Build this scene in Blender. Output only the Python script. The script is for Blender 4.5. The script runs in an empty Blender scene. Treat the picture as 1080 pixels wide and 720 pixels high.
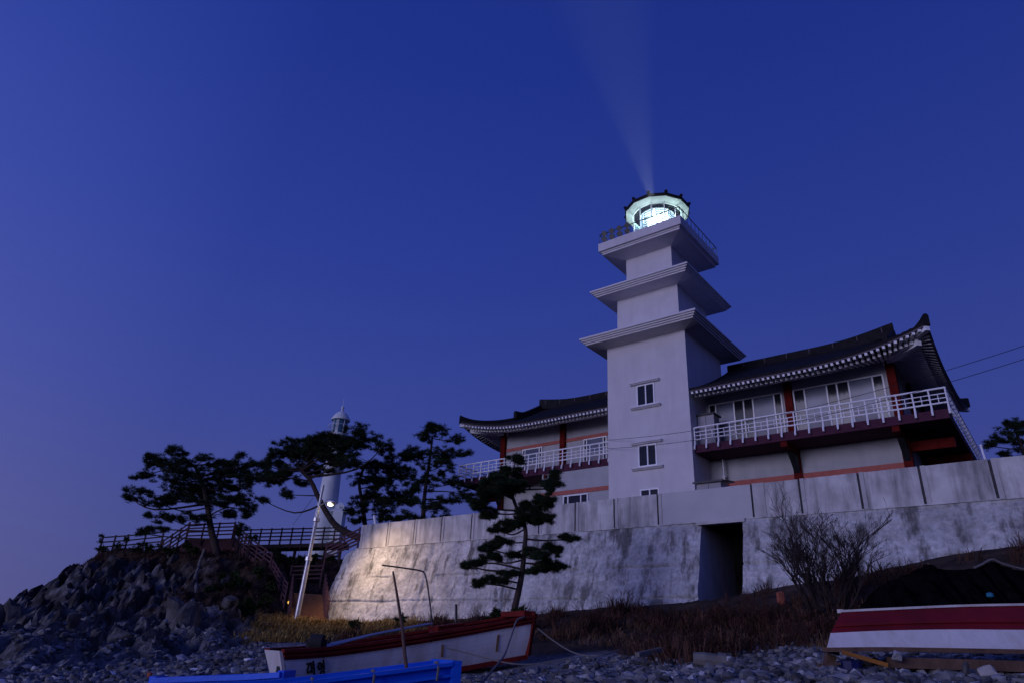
import bpy, math, random
import numpy as np
from mathutils import Vector, Matrix, noise
C = bpy.context.scene.collection
R = math.radians
rng = np.random.default_rng(7)
random.seed(7)

# ------------------------------------------------------------------ camera
# the eye is the world origin; X right, Y ahead, Z up
FPX, PITCH, ROLL, TH = 720.0, R(24.741), R(-2.953), R(-39.221)
fw = np.array([0, math.cos(PITCH), math.sin(PITCH)]); rt = np.array([1., 0, 0]); dn = np.cross(fw, rt)
cr = rt * math.cos(ROLL) + dn * math.sin(ROLL); cd = -rt * math.sin(ROLL) + dn * math.cos(ROLL)
cam_d = bpy.data.cameras.new('camera'); cam = bpy.data.objects.new('camera', cam_d); C.objects.link(cam)
m = Matrix.Identity(4)
for i in range(3):
    m[i][0], m[i][1], m[i][2] = cr[i], -cd[i], -fw[i]
cam.matrix_world = m
cam_d.sensor_width = 36; cam_d.lens = 24; cam_d.clip_end = 9000; cam_d.clip_start = 0.05
bpy.context.scene.camera = cam

def at(px, py, Y):
    """point seen at photo pixel (1080x720), Y metres ahead"""
    d = cr * ((px - 540) / FPX) + cd * ((py - 360) / FPX) + fw
    return d * (Y / d[1])

# ------------------------------------------------------------------ dusk sky
SUN_AZ, SUN_EL = R(222), R(7)          # afterglow: behind the camera, to its left
W = bpy.data.worlds.new('World'); bpy.context.scene.world = W; W.use_nodes = True
nt = W.node_tree; nt.nodes.clear()
def N(t, **k):
    n = nt.nodes.new(t)
    for a, b in k.items(): setattr(n, a, b)
    return n
def LK(a, b): nt.links.new(a, b)
tc = N('ShaderNodeTexCoord')
sep = N('ShaderNodeSeparateXYZ'); LK(tc.outputs['Generated'], sep.inputs[0])
ramp = N('ShaderNodeValToRGB'); LK(sep.outputs['Z'], ramp.inputs[0])
els = ramp.color_ramp.elements
sky_stops = [(0.0, (0.072, 0.078, 0.225)), (0.12, (0.062, 0.076, 0.265)), (0.3, (0.040, 0.061, 0.295)),
             (0.5, (0.0240, 0.046, 0.285)), (0.72, (0.0130, 0.032, 0.245)), (1.0, (0.008, 0.022, 0.19))]
els[0].position, els[0].color = sky_stops[0][0], sky_stops[0][1] + (1,)
els[1].position, els[1].color = sky_stops[-1][0], sky_stops[-1][1] + (1,)
for p_, c_ in sky_stops[1:-1]:
    e = els.new(p_); e.color = c_ + (1,)
# brighter and paler towards the afterglow
gd = N('ShaderNodeVectorMath', operation='DOT_PRODUCT'); LK(tc.outputs['Generated'], gd.inputs[0])
ga, ge = R(205), R(8)
gd.inputs[1].default_value = (math.cos(ga) * math.cos(ge), math.sin(ga) * math.cos(ge), math.sin(ge))
gr = N('ShaderNodeMapRange', interpolation_type='SMOOTHSTEP'); LK(gd.outputs['Value'], gr.inputs[0])
gr.inputs[1].default_value, gr.inputs[2].default_value = -0.75, 1.0
mixg = N('ShaderNodeValToRGB'); LK(gr.outputs[0], mixg.inputs[0])
ge_ = mixg.color_ramp.elements
ge_[0].position, ge_[0].color = 0.0, (0.95, 0.93, 0.92, 1)
ge_[1].position, ge_[1].color = 1.0, (2.6, 2.1, 1.6, 1)
for p_, c_ in [(0.2, (0.96, 0.97, 0.98)), (0.45, (1.06, 1.05, 1.03))]:
    e = ge_.new(p_); e.color = c_ + (1,)
mul = N('ShaderNodeMix', data_type='RGBA', blend_type='MULTIPLY'); mul.inputs[0].default_value = 1
LK(ramp.outputs[0], mul.inputs[6]); LK(mixg.outputs[0], mul.inputs[7])
bg = N('ShaderNodeBackground'); LK(mul.outputs[2], bg.inputs[0]); bg.inputs[1].default_value = 1.0
sky = N('ShaderNodeTexSky', sky_type='NISHITA'); sky.sun_disc = False
sky.sun_elevation = R(-4); sky.sun_rotation = R(90) - SUN_AZ; sky.ozone_density = 6
bg2 = N('ShaderNodeBackground'); LK(sky.outputs[0], bg2.inputs[0]); bg2.inputs[1].default_value = 0.06
ad = N('ShaderNodeAddShader'); LK(bg.outputs[0], ad.inputs[0]); LK(bg2.outputs[0], ad.inputs[1])
wo = N('ShaderNodeOutputWorld'); LK(ad.outputs[0], wo.inputs[0])

sun_d = bpy.data.lights.new('afterglow_sun', 'SUN'); sun = bpy.data.objects.new('afterglow_sun', sun_d); C.objects.link(sun)
sun_d.energy = 1.22; sun_d.angle = R(28); sun_d.color = (0.69, 0.66, 1.0)
sun.rotation_euler = Vector((math.cos(SUN_AZ) * math.cos(SUN_EL), math.sin(SUN_AZ) * math.cos(SUN_EL), math.sin(SUN_EL))).to_track_quat('Z', 'Y').to_euler()

vs = bpy.context.scene.view_settings
vs.view_transform = 'Standard'; vs.look = 'None'; vs.gamma = 1; vs.exposure = 0.0; vs.use_curve_mapping = False
cy = bpy.context.scene.cycles
cy.max_bounces = 6; cy.volume_bounces = 0; cy.transparent_max_bounces = 12
cy.caustics_reflective = False; cy.caustics_refractive = False; cy.sample_clamp_indirect = 4

# ------------------------------------------------------------------ building frame (u along the front, v into depth)
ct, st = math.cos(TH), math.sin(TH)
def B(u, v, z): return np.array([u * ct - v * st, u * st + v * ct, z])
def toB(p): return np.array([p[0] * ct + p[1] * st, -p[0] * st + p[1] * ct, p[2]])

# ------------------------------------------------------------------ materials
MATS = {}
def mat(name, col, rough=0.7, var=0.12, scale=3.0, bump=0.0, bscale=20.0, metal=0.0, spec=0.3,
        streak=None, streak_amt=0.0, emit=None, es=0.0, detail=6.0):
    if name in MATS: return MATS[name]
    mt = bpy.data.materials.new(name); mt.use_nodes = True
    t = mt.node_tree; b = t.nodes['Principled BSDF']
    b.inputs['Roughness'].default_value = rough; b.inputs['Metallic'].default_value = metal
    b.inputs['Specular IOR Level'].default_value = spec
    co = t.nodes.new('ShaderNodeTexCoord')
    nz = t.nodes.new('ShaderNodeTexNoise'); nz.inputs['Scale'].default_value = scale; nz.inputs['Detail'].default_value = detail
    t.links.new(co.outputs['Object'], nz.inputs[0])
    rp = t.nodes.new('ShaderNodeValToRGB'); t.links.new(nz.outputs['Fac'], rp.inputs[0])
    rp.color_ramp.elements[0].position, rp.color_ramp.elements[1].position = 0.3, 0.7
    rp.color_ramp.elements[0].color = tuple(max(0, c * (1 - var)) for c in col) + (1,)
    rp.color_ramp.elements[1].color = tuple(c * (1 + var) for c in col) + (1,)
    out = rp.outputs[0]
    if streak is not None:
        mp = t.nodes.new('ShaderNodeMapping'); mp.inputs['Scale'].default_value = (1.6, 1.6, 0.22)
        t.links.new(co.outputs['Object'], mp.inputs[0])
        n2 = t.nodes.new('ShaderNodeTexNoise'); n2.inputs['Scale'].default_value = 1.3; n2.inputs['Detail'].default_value = 8; n2.inputs['Roughness'].default_value = 0.65
        t.links.new(mp.outputs[0], n2.inputs[0])
        r2 = t.nodes.new('ShaderNodeValToRGB'); t.links.new(n2.outputs['Fac'], r2.inputs[0])
        r2.color_ramp.elements[0].position, r2.color_ramp.elements[1].position = 0.45, 0.68
        r2.color_ramp.elements[0].color = (0, 0, 0, 1); r2.color_ramp.elements[1].color = (streak_amt,) * 3 + (1,)
        mx = t.nodes.new('ShaderNodeMix'); mx.data_type = 'RGBA'
        t.links.new(r2.outputs[0], mx.inputs[0]); t.links.new(out, mx.inputs[6]); mx.inputs[7].default_value = tuple(streak) + (1,)
        out = mx.outputs[2]
    t.links.new(out, b.inputs['Base Color'])
    if bump:
        nb = t.nodes.new('ShaderNodeTexNoise'); nb.inputs['Scale'].default_value = bscale; nb.inputs['Detail'].default_value = 6
        t.links.new(co.outputs['Object'], nb.inputs[0])
        bp = t.nodes.new('ShaderNodeBump'); bp.inputs['Strength'].default_value = bump; bp.inputs['Distance'].default_value = 0.05
        t.links.new(nb.outputs['Fac'], bp.inputs['Height']); t.links.new(bp.outputs[0], b.inputs['Normal'])
    if emit:
        b.inputs['Emission Color'].default_value = tuple(emit) + (1,); b.inputs['Emission Strength'].default_value = es
    MATS[name] = mt
    return mt

M_tower = mat('tower_plaster', (0.60, 0.58, 0.60), 0.75, 0.05, 1.2, 0.12, 30, streak=(0.40, 0.385, 0.40), streak_amt=0.22)
M_trim = mat('trim_plaster', (0.62, 0.60, 0.62), 0.7, 0.06, 2, 0.08, 30)
M_wallp = mat('wing_plaster', (0.40, 0.40, 0.41), 0.8, 0.07, 1.5, 0.1, 30, streak=(0.25, 0.25, 0.26), streak_amt=0.3)
M_red = mat('red_paint', (0.105, 0.008, 0.006), 0.65, 0.25, 4, spec=0.05)
M_salmon = mat('salmon_paint', (0.40, 0.125, 0.10), 0.7, 0.12, 4, spec=0.1)
M_purple = mat('maroon_fascia', (0.075, 0.026, 0.046), 0.7, 0.15, 4, spec=0.05)
M_white = mat('white_paint', (0.84, 0.84, 0.85), 0.5, 0.05, 5, 0.05, 40)
M_tile = mat('dark_roof_tile', (0.016, 0.015, 0.018), 0.75, 0.3, 2.5, 0.1, 20, spec=0.08)
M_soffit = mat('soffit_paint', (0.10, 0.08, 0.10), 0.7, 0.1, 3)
M_glass = mat('window_glass', (0.010, 0.012, 0.02), 0.14, 0.1, 2, spec=0.35)
M_curtain = mat('curtained_glass', (0.085, 0.10, 0.16), 0.28, 0.3, 1.3, spec=0.5)
M_shoji = mat('pale_panel', (0.20, 0.195, 0.22), 0.4, 0.1, 2)
M_parapet = mat('parapet_concrete', (0.52, 0.51, 0.50), 0.85, 0.22, 1.7, 0.35, 18, streak=(0.16, 0.155, 0.15), streak_amt=0.85)
M_post = mat('pilaster_concrete', (0.47, 0.46, 0.45), 0.85, 0.1, 2.5, 0.3, 18, streak=(0.2, 0.2, 0.2), streak_amt=0.4)
M_newplaster = mat('fresh_plaster', (0.47, 0.46, 0.47), 0.8, 0.05, 1.5, 0.1, 20)
M_joint = mat('dark_joint', (0.05, 0.05, 0.055), 0.9, 0.2, 5)  # plain dark colour of the parapet joints
M_darkmetal = mat('dark_metal', (0.03, 0.03, 0.035), 0.45, 0.2, 6, metal=0.5)
M_galv = mat('galvanised_steel', (0.42, 0.42, 0.43), 0.4, 0.12, 6, metal=0.7)
M_fence = mat('fence_timber', (0.045, 0.028, 0.030), 0.8, 0.2, 5, 0.1, 20)
M_fencepink = mat('maroon_fence_timber', (0.072, 0.030, 0.038), 0.75, 0.2, 5, 0.1, 20)
M_deckface = mat('maroon_deck_board', (0.10, 0.042, 0.052), 0.8, 0.2, 4, 0.1, 20)
M_stair = mat('brown_stair_timber', (0.22, 0.105, 0.055), 0.8, 0.15, 5, 0.15, 20)
M_oldwhite = mat('old_lighthouse_paint', (0.62, 0.66, 0.66), 0.6, 0.06, 1.5, 0.05, 20, streak=(0.42, 0.45, 0.45), streak_amt=0.3)
M_bark = mat('pine_bark', (0.045, 0.032, 0.028), 0.95, 0.35, 4, 0.6, 12)
M_needle = mat('pine_needles', (0.020, 0.034, 0.016), 0.8, 0.5, 1.2, spec=0.1)
M_scrub = mat('scrub_leaves', (0.024, 0.042, 0.014), 0.8, 0.5, 1.5, spec=0.1)
M_twig = mat('bare_twigs', (0.030, 0.020, 0.019), 0.9, 0.3, 4)
M_drygrass = mat('dry_grass', (0.30, 0.20, 0.065), 0.9, 0.45, 2.0, spec=0.1)
M_brush = mat('dry_brush', (0.082, 0.043, 0.031), 0.9, 0.65, 1.6, spec=0.1)
M_boatwhite = mat('white_boat_paint', (0.66, 0.64, 0.63), 0.6, 0.08, 2.0, 0.15, 20, streak=(0.33, 0.24, 0.17), streak_amt=0.5)
M_boatred = mat('red_boat_paint', (0.15, 0.016, 0.012), 0.65, 0.35, 2.5, 0.1, 20, spec=0.1)
M_boatcrimson = mat('crimson_boat_paint', (0.15, 0.007, 0.011), 0.6, 0.28, 1.6, 0.1, 20)
M_boatblue = mat('blue_boat_paint', (0.010, 0.12, 0.74), 0.45, 0.18, 1.6, 0.1, 20)
M_boatin = mat('boat_inside', (0.10, 0.07, 0.06), 0.8, 0.3, 3)
M_ink = mat('black_lettering', (0.006, 0.006, 0.007), 0.6, 0.2, 6)
M_rope = mat('pale_rope', (0.15, 0.14, 0.135), 0.9, 0.2, 30)
M_wood = mat('weathered_timber', (0.11, 0.065, 0.045), 0.9, 0.35, 4, 0.3, 20)
M_net = mat('black_netting', (0.004, 0.004, 0.005), 0.95, 0.4, 6, 0.5, 30, spec=0.0)
M_foam = mat('white_foam', (0.75, 0.75, 0.76), 0.8, 0.06, 5, 0.15, 30)
M_orange = mat('orange_block', (0.30, 0.085, 0.05), 0.8, 0.15, 5)
M_yellow = mat('ochre_paint', (0.26, 0.10, 0.015), 0.7, 0.25, 5)
M_conc = mat('debris_concrete', (0.16, 0.15, 0.14), 0.9, 0.25, 5, 0.4, 15)
M_cable = mat('black_cable', (0.01, 0.01, 0.012), 0.7, 0.1, 5)
M_grey = mat('dark_rubber', (0.02, 0.02, 0.022), 0.8, 0.2, 5)
M_booth = mat('booth_panel', (0.30, 0.29, 0.31), 0.6, 0.06, 3)
M_pebble = mat('pebble_stone', (0.125, 0.125, 0.132), 0.8, 0.75, 2.3, 0.2, 20, detail=2)
M_lamp = mat('lamp_lens', (1, 0.9, 0.7), 0.4, 0.0, emit=(1.0, 0.80, 0.50), es=14)
M_lens = mat('beacon_lens', (0.9, 0.95, 1), 0.3, 0.0, emit=(0.80, 0.95, 1.0), es=7.0)
M_redlight = mat('red_marker_light', (0.6, 0.05, 0.03), 0.4, 0, emit=(1, 0.10, 0.06), es=1.2)
M_ambers = mat('amber_marker_light', (0.6, 0.3, 0.03), 0.4, 0, emit=(1, 0.55, 0.10), es=1.2)
M_bulb = mat('floodlight_glass', (0.02, 0.022, 0.03), 0.2, 0.1, spec=0.3)

def glassmat():
    mt = bpy.data.materials.new('lantern_glass'); mt.use_nodes = True; t = mt.node_tree
    b = t.nodes['Principled BSDF']; o = t.nodes['Material Output']
    b.inputs['Base Color'].default_value = (0.75, 0.9, 1, 1); b.inputs['Roughness'].default_value = 0.05
    tr = t.nodes.new('ShaderNodeBsdfTransparent'); tr.inputs[0].default_value = (0.82, 0.93, 0.97, 1)
    mx = t.nodes.new('ShaderNodeMixShader'); mx.inputs[0].default_value = 0.10
    t.links.new(tr.outputs[0], mx.inputs[1]); t.links.new(b.outputs[0], mx.inputs[2]); t.links.new(mx.outputs[0], o.inputs[0])
    return mt
M_lglass = glassmat()

def rockmat():
    mt = bpy.data.materials.new('shore_rock'); mt.use_nodes = True; t = mt.node_tree
    b = t.nodes['Principled BSDF']; b.inputs['Roughness'].default_value = 0.85; b.inputs['Specular IOR Level'].default_value = 0.25
    co = t.nodes.new('ShaderNodeTexCoord')
    n = t.nodes.new('ShaderNodeTexNoise'); n.inputs['Scale'].default_value = 0.9; n.inputs['Detail'].default_value = 10; n.inputs['Roughness'].default_value = 0.65
    t.links.new(co.outputs['Object'], n.inputs[0])
    r = t.nodes.new('ShaderNodeValToRGB'); t.links.new(n.outputs['Fac'], r.inputs[0])
    r.color_ramp.elements[0].position, r.color_ramp.elements[0].color = 0.32, (0.030, 0.028, 0.029, 1)
    r.color_ramp.elements[1].position, r.color_ramp.elements[1].color = 0.68, (0.15, 0.146, 0.148, 1)
    e = r.color_ramp.elements.new(0.5); e.color = (0.070, 0.066, 0.066, 1)
    nb = t.nodes.new('ShaderNodeTexNoise'); nb.inputs['Scale'].default_value = 5; nb.inputs['Detail'].default_value = 9
    t.links.new(co.outputs['Object'], nb.inputs[0])
    bp = t.nodes.new('ShaderNodeBump'); bp.inputs['Strength'].default_value = 0.7; bp.inputs['Distance'].default_value = 0.12
    t.links.new(nb.outputs['Fac'], bp.inputs['Height']); t.links.new(bp.outputs[0], b.inputs['Normal'])
    t.links.new(r.outputs[0], b.inputs['Base Color'])
    return mt
M_rock = rockmat()

def groundmat():
    """shingle / earth / scrub soil, chosen by vertex weights baked per kind of ground (R: rock, G: soil)"""
    mt = bpy.data.materials.new('shore_ground'); mt.use_nodes = True; t = mt.node_tree
    b = t.nodes['Principled BSDF']; b.inputs['Roughness'].default_value = 0.9; b.inputs['Specular IOR Level'].default_value = 0.2
    co = t.nodes.new('ShaderNodeTexCoord'); at_ = t.nodes.new('ShaderNodeAttribute'); at_.attribute_name = 'ground_kind'
    sp = t.nodes.new('ShaderNodeSeparateColor'); t.links.new(at_.outputs['Color'], sp.inputs[0])
    def nz(sc, det, pts, rough=0.6):
        n = t.nodes.new('ShaderNodeTexNoise'); n.inputs['Scale'].default_value = sc; n.inputs['Detail'].default_value = det; n.inputs['Roughness'].default_value = rough
        t.links.new(co.outputs['Object'], n.inputs[0])
        r = t.nodes.new('ShaderNodeValToRGB'); t.links.new(n.outputs['Fac'], r.inputs[0])
        r.color_ramp.elements[0].position, r.color_ramp.elements[0].color = pts[0][0], pts[0][1] + (1,)
        r.color_ramp.elements[1].position, r.color_ramp.elements[1].color = pts[-1][0], pts[-1][1] + (1,)
        for p, c in pts[1:-1]:
            e = r.color_ramp.elements.new(p); e.color = c + (1,)
        return r.outputs[0]
    vo = t.nodes.new('ShaderNodeTexVoronoi'); vo.inputs['Scale'].default_value = 9; t.links.new(co.outputs['Object'], vo.inputs['Vector'])
    hs = t.nodes.new('ShaderNodeSeparateColor'); t.links.new(vo.outputs['Color'], hs.inputs[0])
    sr = t.nodes.new('ShaderNodeValToRGB'); t.links.new(hs.outputs[0], sr.inputs[0])
    sr.color_ramp.elements[0].color = (0.05, 0.05, 0.055, 1); sr.color_ramp.elements[1].color = (0.27, 0.27, 0.28, 1)
    shingle = sr.outputs[0]
    rock = nz(0.8, 10, [(0.38, (0.020, 0.018, 0.018)), (0.5, (0.060, 0.056, 0.056)), (0.62, (0.17, 0.165, 0.168))])
    soil = nz(1.3, 8, [(0.35, (0.016, 0.011, 0.009)), (0.55, (0.050, 0.030, 0.020)), (0.72, (0.10, 0.062, 0.036))])
    m1 = t.nodes.new('ShaderNodeMix'); m1.data_type = 'RGBA'; t.links.new(sp.outputs[0], m1.inputs[0]); t.links.new(shingle, m1.inputs[6]); t.links.new(rock, m1.inputs[7])
    m2 = t.nodes.new('ShaderNodeMix'); m2.data_type = 'RGBA'; t.links.new(sp.outputs[1], m2.inputs[0]); t.links.new(m1.outputs[2], m2.inputs[6]); t.links.new(soil, m2.inputs[7])
    t.links.new(m2.outputs[2], b.inputs['Base Color'])
    nb = t.nodes.new('ShaderNodeTexNoise'); nb.inputs['Scale'].default_value = 7; nb.inputs['Detail'].default_value = 9
    t.links.new(co.outputs['Object'], nb.inputs[0])
    bp = t.nodes.new('ShaderNodeBump'); bp.inputs['Strength'].default_value = 0.8; bp.inputs['Distance'].default_value = 0.1
    t.links.new(nb.outputs['Fac'], bp.inputs['Height']); t.links.new(bp.outputs[0], b.inputs['Normal'])
    return mt
M_ground = groundmat()

def wallmat():
    """rough rendered retaining wall: patches, run-off stains, pour lines"""
    mt = bpy.data.materials.new('rough_render'); mt.use_nodes = True; t = mt.node_tree
    b = t.nodes['Principled BSDF']; b.inputs['Roughness'].default_value = 0.9; b.inputs['Specular IOR Level'].default_value = 0.2
    co = t.nodes.new('ShaderNodeTexCoord')
    def nz(scale, vec, det=8, rough=0.65):
        mp = t.nodes.new('ShaderNodeMapping'); mp.inputs['Scale'].default_value = vec; t.links.new(co.outputs['Object'], mp.inputs[0])
        n = t.nodes.new('ShaderNodeTexNoise'); n.inputs['Scale'].default_value = scale; n.inputs['Detail'].default_value = det; n.inputs['Roughness'].default_value = rough
        t.links.new(mp.outputs[0], n.inputs[0]); return n.outputs['Fac']
    def rp(f, pts):
        r = t.nodes.new('ShaderNodeValToRGB'); t.links.new(f, r.inputs[0])
        r.color_ramp.elements[0].position, r.color_ramp.elements[0].color = pts[0][0], (pts[0][1],) * 3 + (1,)
        r.color_ramp.elements[1].position, r.color_ramp.elements[1].color = pts[1][0], (pts[1][1],) * 3 + (1,)
        return r.outputs[0]
    base = rp(nz(0.9, (1, 1, 1.3)), [(0.33, 0.42), (0.66, 0.74)])
    run = rp(nz(1.1, (1.5, 1.5, 0.28)), [(0.50, 0.0), (0.62, 0.85)])
    mx = t.nodes.new('ShaderNodeMix'); mx.data_type = 'RGBA'; t.links.new(run, mx.inputs[0]); t.links.new(base, mx.inputs[6]); mx.inputs[7].default_value = (0.12, 0.115, 0.11, 1)
    fine0 = rp(nz(6, (1, 1, 1)), [(0.35, 0.66), (0.62, 1.0)]); lay = rp(nz(1.0, (0.8, 0.8, 4.5), 8, 0.75), [(0.36, 0.80), (0.60, 1.0)])
    m4 = t.nodes.new('ShaderNodeMix'); m4.data_type = 'RGBA'; m4.blend_type = 'MULTIPLY'; m4.inputs[0].default_value = 1; t.links.new(fine0, m4.inputs[6]); t.links.new(lay, m4.inputs[7]); fine = m4.outputs[2]
    m3 = t.nodes.new('ShaderNodeMix'); m3.data_type = 'RGBA'; m3.blend_type = 'MULTIPLY'; m3.inputs[0].default_value = 1
    t.links.new(mx.outputs[2], m3.inputs[6]); t.links.new(fine, m3.inputs[7])
    t.links.new(m3.outputs[2], b.inputs['Base Color'])
    bp = t.nodes.new('ShaderNodeBump'); bp.inputs['Strength'].default_value = 0.9; bp.inputs['Distance'].default_value = 0.12
    t.links.new(nz(3.2, (1, 1, 1), 10), bp.inputs['Height']); t.links.new(bp.outputs[0], b.inputs['Normal'])
    return mt
M_render = wallmat()

# ------------------------------------------------------------------ mesh helpers
class MB:
    def __init__(s, f=None): s.v = []; s.f = []; s.fr = f
    def pts(s, P):
        i = len(s.v); s.v.extend([tuple(map(float, p)) for p in P]); return i
    def box(s, lo, hi):
        x0, y0, z0 = lo; x1, y1, z1 = hi
        i = s.pts([(x0, y0, z0), (x1, y0, z0), (x1, y1, z0), (x0, y1, z0), (x0, y0, z1), (x1, y0, z1), (x1, y1, z1), (x0, y1, z1)])
        s.f += [tuple(i + k for k in q) for q in ((0, 3, 2, 1), (4, 5, 6, 7), (0, 1, 5, 4), (1, 2, 6, 5), (2, 3, 7, 6), (3, 0, 4, 7))]
        return s
    def beam(s, a, b, w, h, up=(0, 0, 1)):
        a, b = np.array(a, float), np.array(b, float); d = b - a; d /= np.linalg.norm(d); up = np.array(up, float)
        r = np.cross(d, up)
        if np.linalg.norm(r) < 1e-4: r = np.cross(d, (1, 0, 0))
        r /= np.linalg.norm(r); n = np.cross(r, d)
        q = [(-1, -1), (1, -1), (1, 1), (-1, 1)]
        i = s.pts([p + r * (w / 2 * x) + n * (h / 2 * y) for p in (a, b) for x, y in q])
        s.f += [tuple(i + k for k in f) for f in ((3, 2, 1, 0), (4, 5, 6, 7), (0, 1, 5, 4), (1, 2, 6, 5), (2, 3, 7, 6), (3, 0, 4, 7))]
        return s
    def tube(s, P, rad, n=8, cap=True):
        P = [np.array(p, float) for p in P]
        rad = [rad] * len(P) if np.isscalar(rad) else list(rad)
        prev = None; rings = []
        for k, p in enumerate(P):
            d = P[min(k + 1, len(P) - 1)] - P[max(k - 1, 0)]; d = d / (np.linalg.norm(d) + 1e-9)
            if prev is None:
                a = np.cross(d, (0, 0, 1))
                if np.linalg.norm(a) < 0.1: a = np.cross(d, (1, 0, 0))
            else: a = prev - d * (prev @ d)
            a /= np.linalg.norm(a) + 1e-9; prev = a; b = np.cross(d, a)
            rings.append(s.pts([p + rad[k] * (a * math.cos(2 * math.pi * j / n) + b * math.sin(2 * math.pi * j / n)) for j in range(n)]))
        for k in range(len(P) - 1):
            for j in range(n):
                j2 = (j + 1) % n; s.f.append((rings[k] + j, rings[k] + j2, rings[k + 1] + j2, rings[k + 1] + j))
        if cap:
            s.f.append(tuple(rings[0] + j for j in reversed(range(n)))); s.f.append(tuple(rings[-1] + j for j in range(n)))
        return s
    def lathe(s, c, prof, n=24, phase=0.0, cap=True):
        rings = [s.pts([(c[0] + r * math.cos(phase + 2 * math.pi * j / n), c[1] + r * math.sin(phase + 2 * math.pi * j / n), c[2] + z) for j in range(n)]) for r, z in prof]
        for k in range(len(prof) - 1):
            for j in range(n):
                j2 = (j + 1) % n; s.f.append((rings[k] + j, rings[k] + j2, rings[k + 1] + j2, rings[k + 1] + j))
        if cap:
            s.f.append(tuple(rings[0] + j for j in reversed(range(n)))); s.f.append(tuple(rings[-1] + j for j in range(n)))
        return s
    def sqlathe(s, c, prof):
        return s.lathe(c, [(r * math.sqrt(2), z) for r, z in prof], 4, math.pi / 4)
    def grid(s, G, flip=False):
        """G[i][j] points"""
        n, k = len(G), len(G[0]); i0 = s.pts([p for row in G for p in row])
        for i in range(n - 1):
            for j in range(k - 1):
                q = (i0 + i * k + j, i0 + (i + 1) * k + j, i0 + (i + 1) * k + j + 1, i0 + i * k + j + 1)
                s.f.append(q[::-1] if flip else q)
        return s
    def prism(s, poly, a, b, axis):
        """poly of 2-D points in the two other axes, from a to b along axis (0,1,2)"""
        def mk(p, t):
            q = list(p); q.insert(axis, t); return q
        n = len(poly); i = s.pts([mk(p, a) for p in poly] + [mk(p, b) for p in poly])
        s.f.append(tuple(i + k for k in range(n))); s.f.append(tuple(i + n + k for k in reversed(range(n))))
        for k in range(n): s.f.append((i + k, i + n + k, i + n + (k + 1) % n, i + (k + 1) % n))
        return s

BASE = {}
def thing(name, label, cat, base=(0, 0, 0), rot=0.0, group=None):
    """Empty at the thing's base; rot=TH means its parts are written in (u,v,z)"""
    o = bpy.data.objects.new(name, None); C.objects.link(o); o.empty_display_size = 0.3
    b = np.array(base, float)
    o.location = tuple(B(*b)) if rot else tuple(b); o.rotation_euler = (0, 0, rot)
    BASE[o] = b
    o['label'] = label; o['category'] = cat
    if group: o['group'] = group
    return o
def tag(o, label, cat, group=None, kind=None):
    o['label'] = label; o['category'] = cat
    if group: o['group'] = group
    if kind: o['kind'] = kind
    return o
def mesh_of(name, mb, mt, smooth, base):
    me = bpy.data.meshes.new(name)
    V = np.array(mb.v, float) - np.array(base, float)
    me.from_pydata(V.tolist(), [], mb.f)
    me.materials.append(mt)
    if smooth:
        me.polygons.foreach_set('use_smooth', [True] * len(me.polygons))
        if smooth != 'full': me.set_sharp_from_angle(angle=R(40))
    me.update(); return me
def part(name, mb, mt, parent, smooth=False, label=None):
    b = BASE[parent]
    o = bpy.data.objects.new(name, mesh_of(name, mb, mt, smooth, b)); C.objects.link(o); o.parent = parent
    BASE[o] = b
    if label: o['label'] = label
    return o
def solo(name, mb, mt, label, cat, base=None, rot=0.0, smooth=False, group=None, kind=None):
    """a thing that is one mesh"""
    if base is None:
        V = np.array(mb.v); base = (V[:, 0].mean(), V[:, 1].mean(), V[:, 2].min())
    o = bpy.data.objects.new(name, mesh_of(name, mb, mt, smooth, base)); C.objects.link(o)
    o.location = tuple(B(*base)) if rot else tuple(base); o.rotation_euler = (0, 0, rot)
    BASE[o] = np.array(base, float)
    return tag(o, label, cat, group, kind)

# ------------------------------------------------------------------ the ground
VP, UL = 28.0, -34.2                # parapet plane and left end of the retaining wall
ctrl = []
def cp(x, y, z): ctrl.append((x, y, z))
def cpx(px, py, Y, dz=0.0):
    p = at(px, py, Y); cp(p[0], p[1], p[2] + dz)
cp(0, -2, -1.35); cp(0, 3, -1.05); cp(-8, 3, -1.3); cp(8, 3, -0.85); cp(-20, 0, -1.9); cp(25, 0, -0.6); cp(0, -20, -2.4)
cpx(540, 720, 9, -0.05); cpx(700, 712, 10); cpx(860, 706, 10.5); cpx(1075, 712, 9.6); cp(3, 6, -0.5); cp(6, 6.5, -0.28); cp(-4, 8, -0.95)
cp(-4.6, 11.5, -0.95); cp(-1, 11, -0.78); cp(1.5, 12, -0.35)
cp(-4.4, 14.8, -0.85); cp(-1.5, 16, -0.55); cp(1, 17.5, -0.15); cpx(620, 690, 17); cpx(700, 690, 17)
cpx(450, 664, 34); cpx(330, 664, 42, -0.05); cpx(560, 668, 24); cpx(700, 660, 24); cpx(780, 668, 20)
for u, z in ((-32, 1.25), (-23, 1.6), (-19.5, 1.75), (-16.5, 1.95), (-13, 2.1), (-8.2, 2.7), (-6, 2.9), (-3, 3.5), (-1, 3.6), (4, 4.0)):
    p = B(u, 26.5, z); cp(*p)
p = at(870, 660, 18); cp(p[0], p[1], 0.95); cp(9, 14, 0.75); cp(13, 15, 1.5); cp(10, 10.5, 0.15); cp(20, 14, 1.9); cp(16, 8, 0.3)
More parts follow.
